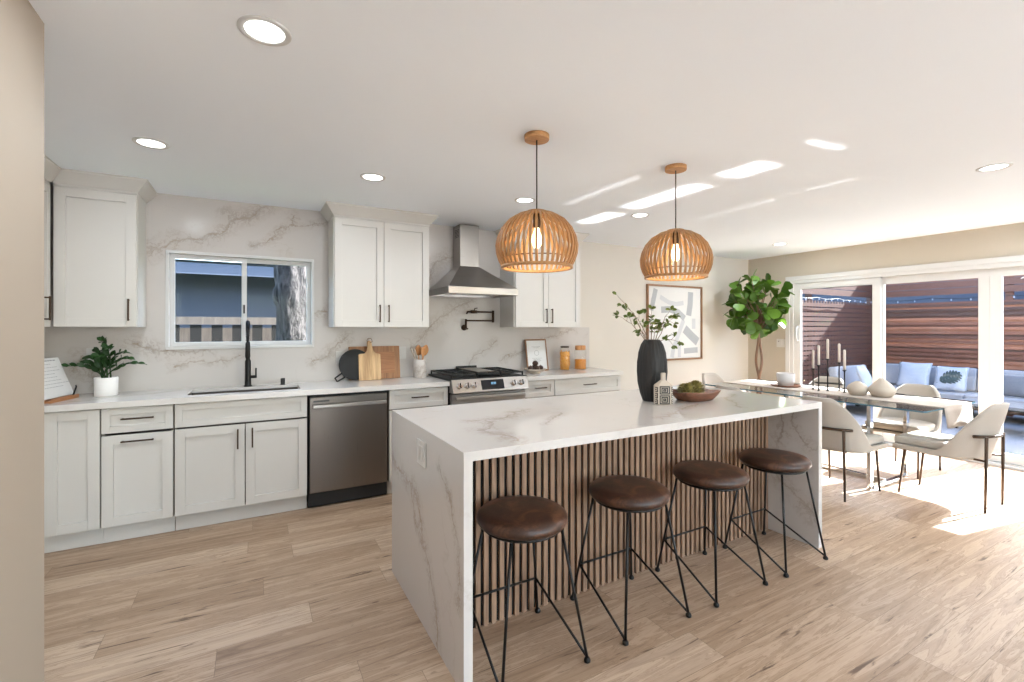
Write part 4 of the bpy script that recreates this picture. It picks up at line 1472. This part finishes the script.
# ================================================================== FIG TREE
t = thing('fig_tree', 'leafy fiddle leaf fig tree in the corner beside the glass doors', 'tree', (5.93, 3.84, 0))
MB().lathe([(.0, 0), (.15, 0), (.165, .02), (.185, .16), (.19, .30), (.18, .31), (.172, .30), (.165, .27), (.0, .265)], 40, cap=(False, False)).build('basket_pot', 'standwood', t)
MB().lathe([(.0, .275), (.166, .272)], 24, cap=(False, False)).build('soil', 'soil', t)
m = MB()
for k in range(2):
    pts = []
    for i in range(30):
        z = .27 + i / 29 * 1.08
        a = z * 5.2 + k * pi
        r = .028 + .012 * sin(z * 9)
        pts.append((r * cos(a), r * sin(a), z))
    m.tube(pts, [.021 - .006 * i / 29 for i in range(30)], 8)
R5 = random.Random(21)
tips = []
CC = Vector((0, 0, 1.715))
for k in range(26):
    g = k + .5
    el = math.asin(1 - 2 * g / 26)
    a = g * 2.39996
    u = Vector((cos(a) * cos(el), sin(a) * cos(el), sin(el)))
    off = Vector((u.x * .27, u.y * .25, u.z * .34)) * R5.uniform(.75, 1.1)
    e = CC + off + RIGHT * (.32 * off.dot(RIGHT) - .05)
    b = Vector((0, 0, 1.31 + .16 * R5.random() + max(0, u.z) * .15))
    tips.append((b, e, u))
    m.tube([b, b.lerp(e, .5) + Vector((0, 0, .02)), e], [.009, .007, .004], 6)
m.build('trunk', 'trunk', t)
lm = MB()
for b, e, u in tips:
    for q in range(7):
        p = b.lerp(e, R5.uniform(.6, 1.0))
        d = (u * .8 + Vector((R5.uniform(-1, 1), R5.uniform(-1, 1), R5.uniform(-.6, .9))) * .8).normalized()
        L = R5.uniform(.13, .19)
        lm.leaf(frame_at(p, d, (u + Vector((0, 0, .4))).normalized(), roll=R5.uniform(-.7, .7)), L, L * R5.uniform(.68, .8), 1, .18, .18)
lm.build('foliage', 'leaf_fig', t)

# ================================================================== DINING SET
TX0, TX1, TY0, TY1 = 4.43, 5.43, 1.55, 3.52
TXc, TYc = (TX0 + TX1) / 2, (TY0 + TY1) / 2
t = thing('dining_table', 'glass dining table on chrome legs by the patio doors', 'table', (TXc, TYc, 0))
hx, hy = (TX1 - TX0) / 2, (TY1 - TY0) / 2
m = MB()
def rrect(hx, hy, r, z, n=6):
    out = []
    for cx, cy, a0 in ((hx - r, hy - r, 0), (-hx + r, hy - r, 90), (-hx + r, -hy + r, 180), (hx - r, -hy + r, 270)):
        for i in range(n + 1):
            a = radians(a0 + 90 * i / n)
            out.append((cx + r * cos(a), cy + r * sin(a), z))
    return out
r0, r1 = rrect(hx, hy, .03, .738), rrect(hx, hy, .03, .75)
va = [m._v(p) for p in r0]; vb = [m._v(p) for p in r1]
m.face(va[::-1]); m.face(vb)
m.mi = 1
for i in range(len(va)):
    j = (i + 1) % len(va)
    m.face([va[i], va[j], vb[j], vb[i]])
m.build('tabletop', ['tableglass', 'glassedge'], t)
m = MB()
lx, ly, lw = .335, .555, .025
for sy in (-1, 1):
    for sx in (-1, 1):
        B(sx * lx - lw, sx * lx + lw, sy * ly - .014, sy * ly + .014, .0, .7375).build('leg', 'chrome', t, bev=.002)
    B(-lx + lw, lx - lw, sy * ly - .02, sy * ly + .02, .002, .035).build('foot_bar', 'chrome', t, bev=.002)
    B(-lx + lw, lx - lw, sy * ly - .014, sy * ly + .014, .708, .7375).build('top_bar', 'chrome', t, bev=.002)
B(-.02, .02, -ly + .02, ly - .02, .002, .035).build('stretcher', 'chrome', t, bev=.002)

# runner
RX0, RX1 = 4.74, 5.28
R6 = random.Random(5)
def run(u, v):
    s_ = v * (TY1 - TY0 + .40) - .17
    x = RX0 + (RX1 - RX0) * u
    if s_ < 0:
        k = -s_
        z = .7535 - max(0, k - .012)
        return (x + .012 * sin(u * 9 + 2) * min(1, k * 5) * .4, TY0 - .010 - .02 * min(1, k * 6) - .012 * sin(u * 12) * min(1, k * 6), z + (.0 if k > .02 else 0) - .02 * min(1, k * 8) * u)
    L = TY1 - TY0
    if s_ > L:
        k = s_ - L
        return (x, TY1 + .012, .7535 - max(0, k - .012))
    return (x, TY0 + s_, .7535 + .0008 * sin(s_ * 31 + u * 7))
o = MB().grid(run, 14, 60).build('table_runner', 'runner', solid=.003)
tag(o, 'grey beige cloth runner down the glass table, hanging over its near end', 'table runner')

TT = .7555
t = thing('serving_tray', 'round dark wooden tray under the pale grey bowl on the table', 'tray', (4.99, 2.93, TT))
MB().lathe([(.0, 0), (.13, 0), (.14, .006), (.145, .018), (.137, .018), (.13, .010), (.0, .009)], 40, cap=(False, False)).build('tray_body', 'bowlwood', t)
t = thing('ribbed_bowl', 'pale grey straight-sided bowl on the round tray', 'bowl', (4.99, 2.93, TT + .0095))
MB().lathe([(.0, 0), (.065, 0), (.072, .004), (.085, .06), (.088, .13), (.085, .132), (.080, .128), (.077, .06), (.066, .012), (.0, .01)], 64, cap=(False, False), rib=lambda a, z: 1 + .008 * sin(z * 420)).build('bowl_body', 'grey_ceramic', t)

cz0 = TT
cands = [(4.97, 2.64, .972, .19), (4.90, 2.55, 1.014, .20), (4.974, 2.505, 1.076, .20), (5.085, 2.455, 1.04, .19), (4.985, 2.36, .975, .20)]
t = thing('candelabra', 'black five-stem candle holder on the table runner', 'candle holder', (4.98, 2.5, cz0))
ring = []
for (x, y, z, h) in cands:
    X, Y, Z = x - 4.98, y - 2.5, z - cz0
    m = MB()
    m.lathe([(.013, 0), (.013, .004), (.007, .008), (.006, .03), (.0055, Z - .02), (.008, Z - .012), (.017, Z - .006), (.017, Z), (.0125, Z), (.0125, Z - .003), (.0, Z - .003)], 20, (X, Y), cap=(True, False))
    m.build('candle_stem', 'black', t)
    ring.append((X, Y))
m = MB()
order = [0, 1, 4, 3]
pts = [Vector((ring[i][0], ring[i][1], .075)) for i in (0, 1, 2, 4, 3)]
cl = pts + [pts[0]]
m.tube(cl, .0045, 8)
m.build('joining_bar', 'black', t)
words = ['leftmost', 'second from left', 'tallest, middle', 'second from right', 'rightmost']
for (x, y, z, h), wd in zip(cands, words):
    c = thing('candle', 'slim pale taper candle, %s in the black candle holder' % wd, 'candle', (x, y, z - .0028), 0, 'candles in the black holder')
    MB().lathe([(.011, 0), (.0112, h - .012), (.008, h - .003), (.0, h)], 16, cap=(True, False)).build('wax', 'candle', c)
    MB().tube([(0, 0, h - .001), (.001, 0, h + .009)], .0012, 5).build('wick', 'black', c)

def onion(label, loc, k, prof, group='sand coloured vases on the table runner'):
    t = thing('bud_vase', label, 'vase', loc, 0, group)
    MB().lathe([(r * k, z * k) for r, z in prof], 48, cap=(False, False)).build('vase_body', 'greige_ceramic', t)
onion('smaller round sand coloured vase on the runner, next to the candles', (4.93, 2.225, TT), 1.0,
      [(.0, 0), (.05, 0), (.06, .004), (.08, .035), (.084, .058), (.074, .085), (.05, .108), (.026, .122), (.018, .128), (.014, .127), (.012, .115)])
onion('larger pointed sand coloured vase on the runner, nearer the table end', (4.985, 2.055, TT), 1.0,
      [(.0, 0), (.06, 0), (.074, .005), (.1, .045), (.104, .065), (.095, .085), (.06, .125), (.032, .152), (.02, .166), (.016, .167), (.013, .155)])

# dining chairs: local front is +Y
def chair(loc, rz, label):
    t = thing('dining_chair', label, 'dining chair', loc, rz, 'cream dining chairs around the glass table')
    hw = .245
    def bow(th, z):
        k = max(0.0, min(1.0, (z - .40) / .41))
        rx = .232 + .014 * k
        back = .20 + .105 * k ** .85
        if abs(th) < pi / 2:
            return rx * sin(th), -.02 - back * max(0.0, cos(th)) ** .8
        return math.copysign(rx, th), -.02 + .305 * (abs(th) - pi / 2) / radians(40)
    def top(th):
        q = max(0.0, min(1.0, (radians(93) - abs(th)) / radians(66)))
        return .414 + .396 * (1 - (1 - q) ** 1.3)
    def sh(u, v):
        th = (u - .5) * 2 * radians(130)
        z = .378 + v * (top(th) - .378)
        x, y = bow(th, z)
        if z > .74:   # soft shoulders
            x *= 1 - .25 * ((z - .74) / .08) ** 2 * abs(sin(th))
        return (x, y, z)
    MB().grid(sh, 52, 12).build('back_shell', 'fabric', t, solid=.03)
    def seat_outline(k, yf):
        out = [(-.222 * k, yf), (-.222 * k, -.02)]
        out += [(-.222 * k * cos(pi * i / 16), -.02 - .168 * k * sin(pi * i / 16) ** .85) for i in range(1, 16)]
        return out + [(.222 * k, -.02), (.222 * k, yf)]
    MB().prism(seat_outline(1.0, .284), 2, .374, .405).build('seat_pan', 'fabric', t, bev=.012, seg=3)
    MB().prism(seat_outline(.985, .287), 2, .4055, .4105).build('piping', 'bronze', t)
    MB().prism(seat_outline(.99, .29), 2, .411, .476).build('seat_cushion', 'fabric', t, bev=.022, seg=4)
    for sx in (-1, 1):
        MB().tube([(sx * .185, .225, .372), (sx * .195, .262, .0)], [.0105, .008], 10).build('leg', 'bronze', t)
        lg = MB().tube([(sx * .172, -.268, .565), (sx * .178, -.262, .0)], [.011, .0085], 10).build('leg', 'bronze', t)
        MB().tube([(sx * .174, -.266, .385), (sx * .14, -.14, .38)], .008, 8).build('leg_brace', 'bronze', lg)
    pts = []
    for i in range(15):
        th = (i / 14 - .5) * 2 * radians(52)
        x, y = bow(th, .56)
        n_ = Vector((x, y + .02, 0)).normalized()
        pts.append((x + n_.x * .026, y + n_.y * .026, .563))
    MB().tube(pts, .012, 8).build('back_rail', 'bronze', t)
    return t
c0 = chair((4.945, 1.575, 0), 0, 'cream dining chair at the near end of the glass table, in full view')
copy_thing(c0, (4.37, 2.12, 0), -pi / 2, 'cream dining chair just behind the far end of the island')
copy_thing(c0, (4.36, 2.96, 0), -pi / 2, 'cream dining chair whose back top shows over the island behind the wooden bowl')
copy_thing(c0, (5.56, 2.10, 0), pi / 2, 'cream dining chair on the patio side, behind the larger sand coloured vase')
copy_thing(c0, (5.56, 2.93, 0), pi / 2, 'cream dining chair on the patio side, behind the candles')
copy_thing(c0, (5.02, 3.62, 0), pi, 'cream dining chair at the far end of the table, by the framed print')

# ================================================================== OUTSIDE, PATIO
GZ = -.12
struct(B(X1 + .15, 16, -6, 5.2, GZ - .1, GZ).build('patio', 'patio'), 'grey patio paving outside the glass doors', 'patio')
o = struct(B(X0 - 6, X1 + .149, YB + .135, 14, GZ - .1, GZ).build('yard', 'lawn'), 'yard behind the kitchen window', 'ground')
struct(B(7.15, 7.75, -3.5, 4.2, GZ, GZ + .02).build('lawn', 'lawn'), 'soil of the grass strip in the patio', 'ground')
m = MB()
R7 = random.Random(8)
for k in range(2600):
    x, y = R7.uniform(7.17, 7.73), R7.uniform(.4, 3.6)
    a = R7.uniform(0, 6.28)
    h = R7.uniform(.03, .06)
    dx, dy = cos(a) * .004, sin(a) * .004
    tx, ty = R7.uniform(-.02, .02), R7.uniform(-.02, .02)
    v = [m._v((x - dx, y - dy, GZ + .019)), m._v((x + dx, y + dy, GZ + .019)), m._v((x + tx, y + ty, GZ + .02 + h))]
    m.face(v)
o = m.build('grass', 'grass')
tag(o, 'green grass strip set in the patio paving', 'grass', kind='stuff')
struct(B(7.06, 7.15, -3.5, 4.2, GZ, GZ + .06).build('kerb', 'trim'), 'white kerb along the grass strip', 'kerb')

FY, FX = 4.72, 11.15
def fence(label, along, a, b, at, mat, battens):
    t = thing('slat_fence', label, 'fence')
    m = MB()
    pitch, hgt = (.088, .066) if battens else (.1, .088)
    z = GZ + .04
    def bx(p0, p1, q0, q1, z0, z1):
        if along == 'x':
            m.box(p0, p1, at + q0, at + q1, z0, z1)
        else:
            m.box(at + q0, at + q1, p0, p1, z0, z1)
    if not battens:
        pitch, hgt = .084, .047
    while z + hgt < 1.88:
        bx(a, b, 0, .02, z, z + hgt)
        if not battens:
            bx(a, b, .035, .05, z + hgt - .001, z + pitch + .003)
        z += pitch
    m.build('slats', mat, t)
    m = MB()
    z = 1.99
    while z < 2.72:
        bx(a, b, 0, .02, z, z + .115)
        z += .125
    m.build('top_boards', mat, t)
    n = max(2, int((b - a) / 1.9))
    for k in range(n + 1):
        p = a + (b - a) * k / n
        m = MB()
        bx(p - .045, p + .045, .051, .13, GZ, 2.72)
        m.build('post', mat, t)
    if battens:
        m = MB()
        p = a + .06
        while p < b:
            bx(p, p + .05, .0215, .035, GZ + .04, 1.88)
            p += .098
        m.build('battens', mat, t)
fence('dark slatted fence at the side of the patio, seen through the leftmost glass panel', 'x', X1 + .16, FX - .005, FY, 'redwood', True)
fence('red brown horizontal slat fence behind the outdoor sofa', 'y', -5.0, FY + .02, FX, 'redwoody', False)

t = thing('sky_block_house', 'plain blue grey building added beyond the slat fences to block the sky', 'house', (0, 0, GZ))  # added to keep bright sky out of the fence gaps
B(14.0, 14.2, -12, 11.0, 0, 4.2).build('wall', 'house', t)
B(13.6, 14.3, -12.2, 11.2, 4.2, 4.32).build('eave', 'fascia', t)
B(7.5, 13.99, 10.8, 11.0, 0, 3.2).build('side_wall', 'house', t)

# string light along the gap
t = thing('string_lights', 'string of small bulbs along the gap in the slat fences', 'string lights')
m = MB()
bl = []
pts = []
for k in range(61):
    x = 6.8 + (FX - .12 - 6.8) * k / 60
    pts.append((x, FY - .05, 1.935 - .03 * abs(sin(k * pi / 10))))
    if k % 3 == 1:
        bl.append(pts[-1])
for k in range(91):
    y = FY - .06 - 8 * k / 90
    pts.append((FX - .06, y, 1.935 - .03 * abs(sin(k * pi / 10))))
    if k % 3 == 1:
        bl.append(pts[-1])
m.tube(pts, .005, 5)
m.build('cable', 'black', t)
for p in bl:
    MB().lathe([(.005, 0), (.006, -.012), (.011, -.025), (.010, -.034), (.0, -.042)], 8, (p[0], p[1])).build('bulb', 'outwhite', t, loc=(0, 0, p[2]))

# sofa
def sofa(label, loc, rz, L):
    t = thing('outdoor_sofa', label, 'sofa', loc, rz, 'outdoor sofas in the patio corner')
    h = L / 2
    m = MB()
    m.box(-h, h, -.38, .38, .20, .25)
    m.box(-h, h, .33, .38, .25, .60)
    m.build('frame', 'black', t, bev=.004)
    for x in (-h + .05, h - .05):
        for y in (-.33, .33):
            B(x - .025, x + .025, y - .025, y + .025, 0, .20).build('leg', 'black', t)
    n = max(1, int(round(L / .8)))
    w = L / n
    for k in range(n):
        B(-h + k * w + .005, -h + (k + 1) * w - .005, -.38, .32, .255, .40).build('seat_cushion', 'outfabric', t, bev=.03, seg=3)
        bc = B(-w / 2 + .005, w / 2 - .005, -.075, .075, 0, .40).build('back_cushion', 'outfabric', t, bev=.04, seg=3)
        bc.location = (-h + (k + .5) * w, .20, .405)
        bc.rotation_euler = (radians(-10), 0, 0)
sofa('long pale outdoor sofa along the red brown slat fence', (10.62, 2.33, GZ), -pi / 2, 4.5)
sofa('short pale outdoor sofa along the dark red fence at the patio corner', (9.58, 4.22, GZ), 0, 1.1)
def pillow(label, loc, rz, tilt, s, mat, motif=False):
    t = thing('pillow', label, 'pillow', loc, rz, 'pillows on the outdoor sofas')
    def f(sgn):
        def g(u, v):
            x, z = (u - .5) * 2, (v - .5) * 2
            e = (1 - abs(x) ** 2.6) * (1 - abs(z) ** 2.6)
            pin = 1 - .07 * (1 - abs(x)) * abs(z) ** 3 - .07 * (1 - abs(z)) * abs(x) ** 3
            return (x * s / 2 * pin, sgn * .085 * max(0, e) ** .5 * .8, z * s / 2 * pin)
        return g
    m = MB()
    m.grid(f(-1), 14, 14)
    m.grid(f(1), 14, 14)
    b = m.build('cover', mat, t)
    b.location = (0, 0, s / 2)
    b.rotation_euler = (tilt, 0, 0)
    if motif:
        m = MB()
        fr = f(-1)
        # one big split leaf: lobes fanning off a midrib
        def pp(x, z):
            p = fr(x / s + .5, z / s + .5)
            return (p[0], p[1] - .004, p[2])
        dx, dz = .86, .51
        nx, nz = -dz, dx
        def quad(P):
            m.face([m._v(pp(x, z)) for x, z in P])
        quad([(-dx * .20 - nx * .004, -dz * .20 - nz * .004), (-dx * .20 + nx * .004, -dz * .20 + nz * .004), (dx * .17 + nx * .003, dz * .17 + nz * .003), (dx * .17 - nx * .003, dz * .17 - nz * .003)])
        for sd in (-1, 1):
            for k in range(7):
                f0 = -.125 + k * .042
                L = (.085, .125, .14, .138, .122, .095, .055)[k]
                ux, uz = nx * sd * .88 + dx * .47, nz * sd * .88 + dz * .47
                ox_, oz_ = dx * f0, dz * f0
                for (l0, l1, w0, w1) in ((0, .45, .019, .023), (.45, .8, .023, .018), (.8, 1.0, .018, .005)):
                    quad([(ox_ + ux * L * l0 - dx * w0, oz_ + uz * L * l0 - dz * w0), (ox_ + ux * L * l0 + dx * w0, oz_ + uz * L * l0 + dz * w0),
                          (ox_ + ux * L * l1 + dx * w1, oz_ + uz * L * l1 + dz * w1), (ox_ + ux * L * l1 - dx * w1, oz_ + uz * L * l1 - dz * w1)])
        mo = m.build('leaf_print', 'blackgreen', b, solid=.002)
    return t
MT['blackgreen'] = plain('dark_leaf_print', srgb(40, 54, 56), 0.8)
sz = GZ + .405
pillow('white square pillow on the corner outdoor sofa, beside the door stile', (9.2, 4.03, sz), radians(12), radians(-22), .46, 'outwhite')
pillow('large pale blue pillow on the long outdoor sofa, left of the leaf print pillow', (10.46, 3.82, sz), -pi / 2, radians(-20), .48, 'outwhite')
pillow('pillow with a large dark split leaf print on the long outdoor sofa', (10.46, 3.31, sz), -pi / 2 + .04, radians(-20), .44, 'outwhite', True)
pillow('grey square pillow on the long outdoor sofa near the last glass panel', (10.46, 2.55, sz), -pi / 2 - .1, radians(-20), .36, 'greyfabric')
t = thing('patio_table', 'low dark patio table before the long outdoor sofa', 'table', (9.5, 2.3, GZ))
B(-.35, .35, -.6, .6, .36, .40).build('table_top', 'greyfabric', t, bev=.004)
for x in (-.3, .3):
    for y in (-.55, .55):
        B(x - .02, x + .02, y - .02, y + .02, 0, .3595).build('leg', 'black', t)

# ================================================================== OUTSIDE, KITCHEN WINDOW
t = thing('neighbor_house', 'blue grey neighbor house wall with white eave outside the window', 'house', (0, 8.6, GZ))
B(-9, 5, 0, .2, 0, 2.45).build('wall', 'house', t)
B(-9.2, 5.2, -.62, -.58, 2.27, 2.43).build('fascia', 'fascia', t)
B(-9.2, 5.2, -.579, .3, 2.451, 2.47).build('soffit', 'fascia', t)
m = MB()
m.hexa([(-9.2, -.66, 2.47), (5.2, -.66, 2.47), (5.2, 3.2, 3.6), (-9.2, 3.2, 3.6), (-9.2, -.66, 2.74), (5.2, -.66, 2.74), (5.2, 3.2, 3.88), (-9.2, 3.2, 3.88)])
m.build('roof', 'roof', t)
t = thing('picket_fence', 'weathered wooden picket fence outside the kitchen window', 'fence', (0, 6.55, GZ))
m1, m2 = MB(), MB()
m1.box(-6, 4, -.03, .03, 1.54, 1.63)
m1.build('top_rail', 'picket', t)
k = 0
x = -4.0
pk = []
while x < 3:
    pk.append(x)
    x += .21
for x in pk:
    B(x, x + .11, -.02, 0, .02, 1.535).build('picket', 'darkpicket', t)
m2.box(-6, 4, .10, .12, .0, 1.50)
m2.build('rear_boards', 'picket', t)
t = thing('tree_trunk', 'thick rough tree trunk outside the right half of the kitchen window', 'tree', (.41, 5.85, GZ))
m = MB()
R8 = random.Random(4)
rows = []
for i in range(40):
    z = i * .09
    cx = .05 * sin(z * .9) - .02 * z
    cy = .0
    ring = []
    for k in range(48):
        a = 2 * pi * k / 48
        r = .215 + .07 * max(0, 1 - z / .8) ** 2 + .02 * sin(a * 3 + z) + .008 * sin(a * 11 + z * 7) + R8.uniform(-.009, .009)
        ring.append((cx + r * cos(a), cy + r * sin(a), z))
    rows.append(ring)
m.rings(rows)
m.build('trunk', 'bark', t)
m = MB()
m.sphere((-.16, -.06, 1.86), .09, 14, 10, (.7, .8, 1.5))
m.build('burl', 'bark', t)

# ================================================================== ADDED LAMPS IMITATING SUN THROWN UP BY THE GLASS TABLE TOP
def glint_lamp(cx, cy, lx, ly, dx, dy, power):
    a = bpy.data.lights.new('added_sun_reflection_lamp', 'AREA')
    a.shape = 'RECTANGLE'
    d = Vector((dx, dy, ZC - .77))
    a.size = lx * (ZC - .77) / d.length
    a.size_y = ly
    a.spread = radians(1.5)
    a.energy = power
    a.color = (1.0, .98, .95)
    o = bpy.data.objects.new('added_sun_reflection_lamp', a)
    COL.objects.link(o)
    o.location = (cx - dx, cy - dy, .77)
    z = -d.normalized()
    y = Vector((0, 1, 0))
    x = y.cross(z).normalized()
    y = z.cross(x)
    o.rotation_euler = Matrix((x, y, z)).transposed().to_euler()
DX, DY = -1.78, .30
GP = .32
glint_lamp(2.79, 1.88, .20, .30, DX, DY, .30 * GP)
glint_lamp(2.79, 2.60, .20, .74, DX, DY, .66 * GP)
glint_lamp(2.81, 3.38, .20, .46, DX, DY, .42 * GP)
glint_lamp(3.62, 2.86, .022, 1.3, DX, DY, .07 * GP)
glint_lamp(3.575, 1.80, .022, .34, DX, DY, .02 * GP)
glint_lamp(2.26, 2.8, .06, .95, DX, DY, .07 * GP)
glint_lamp(2.78, 1.41, .27, .05, DX, DY, .04 * GP)
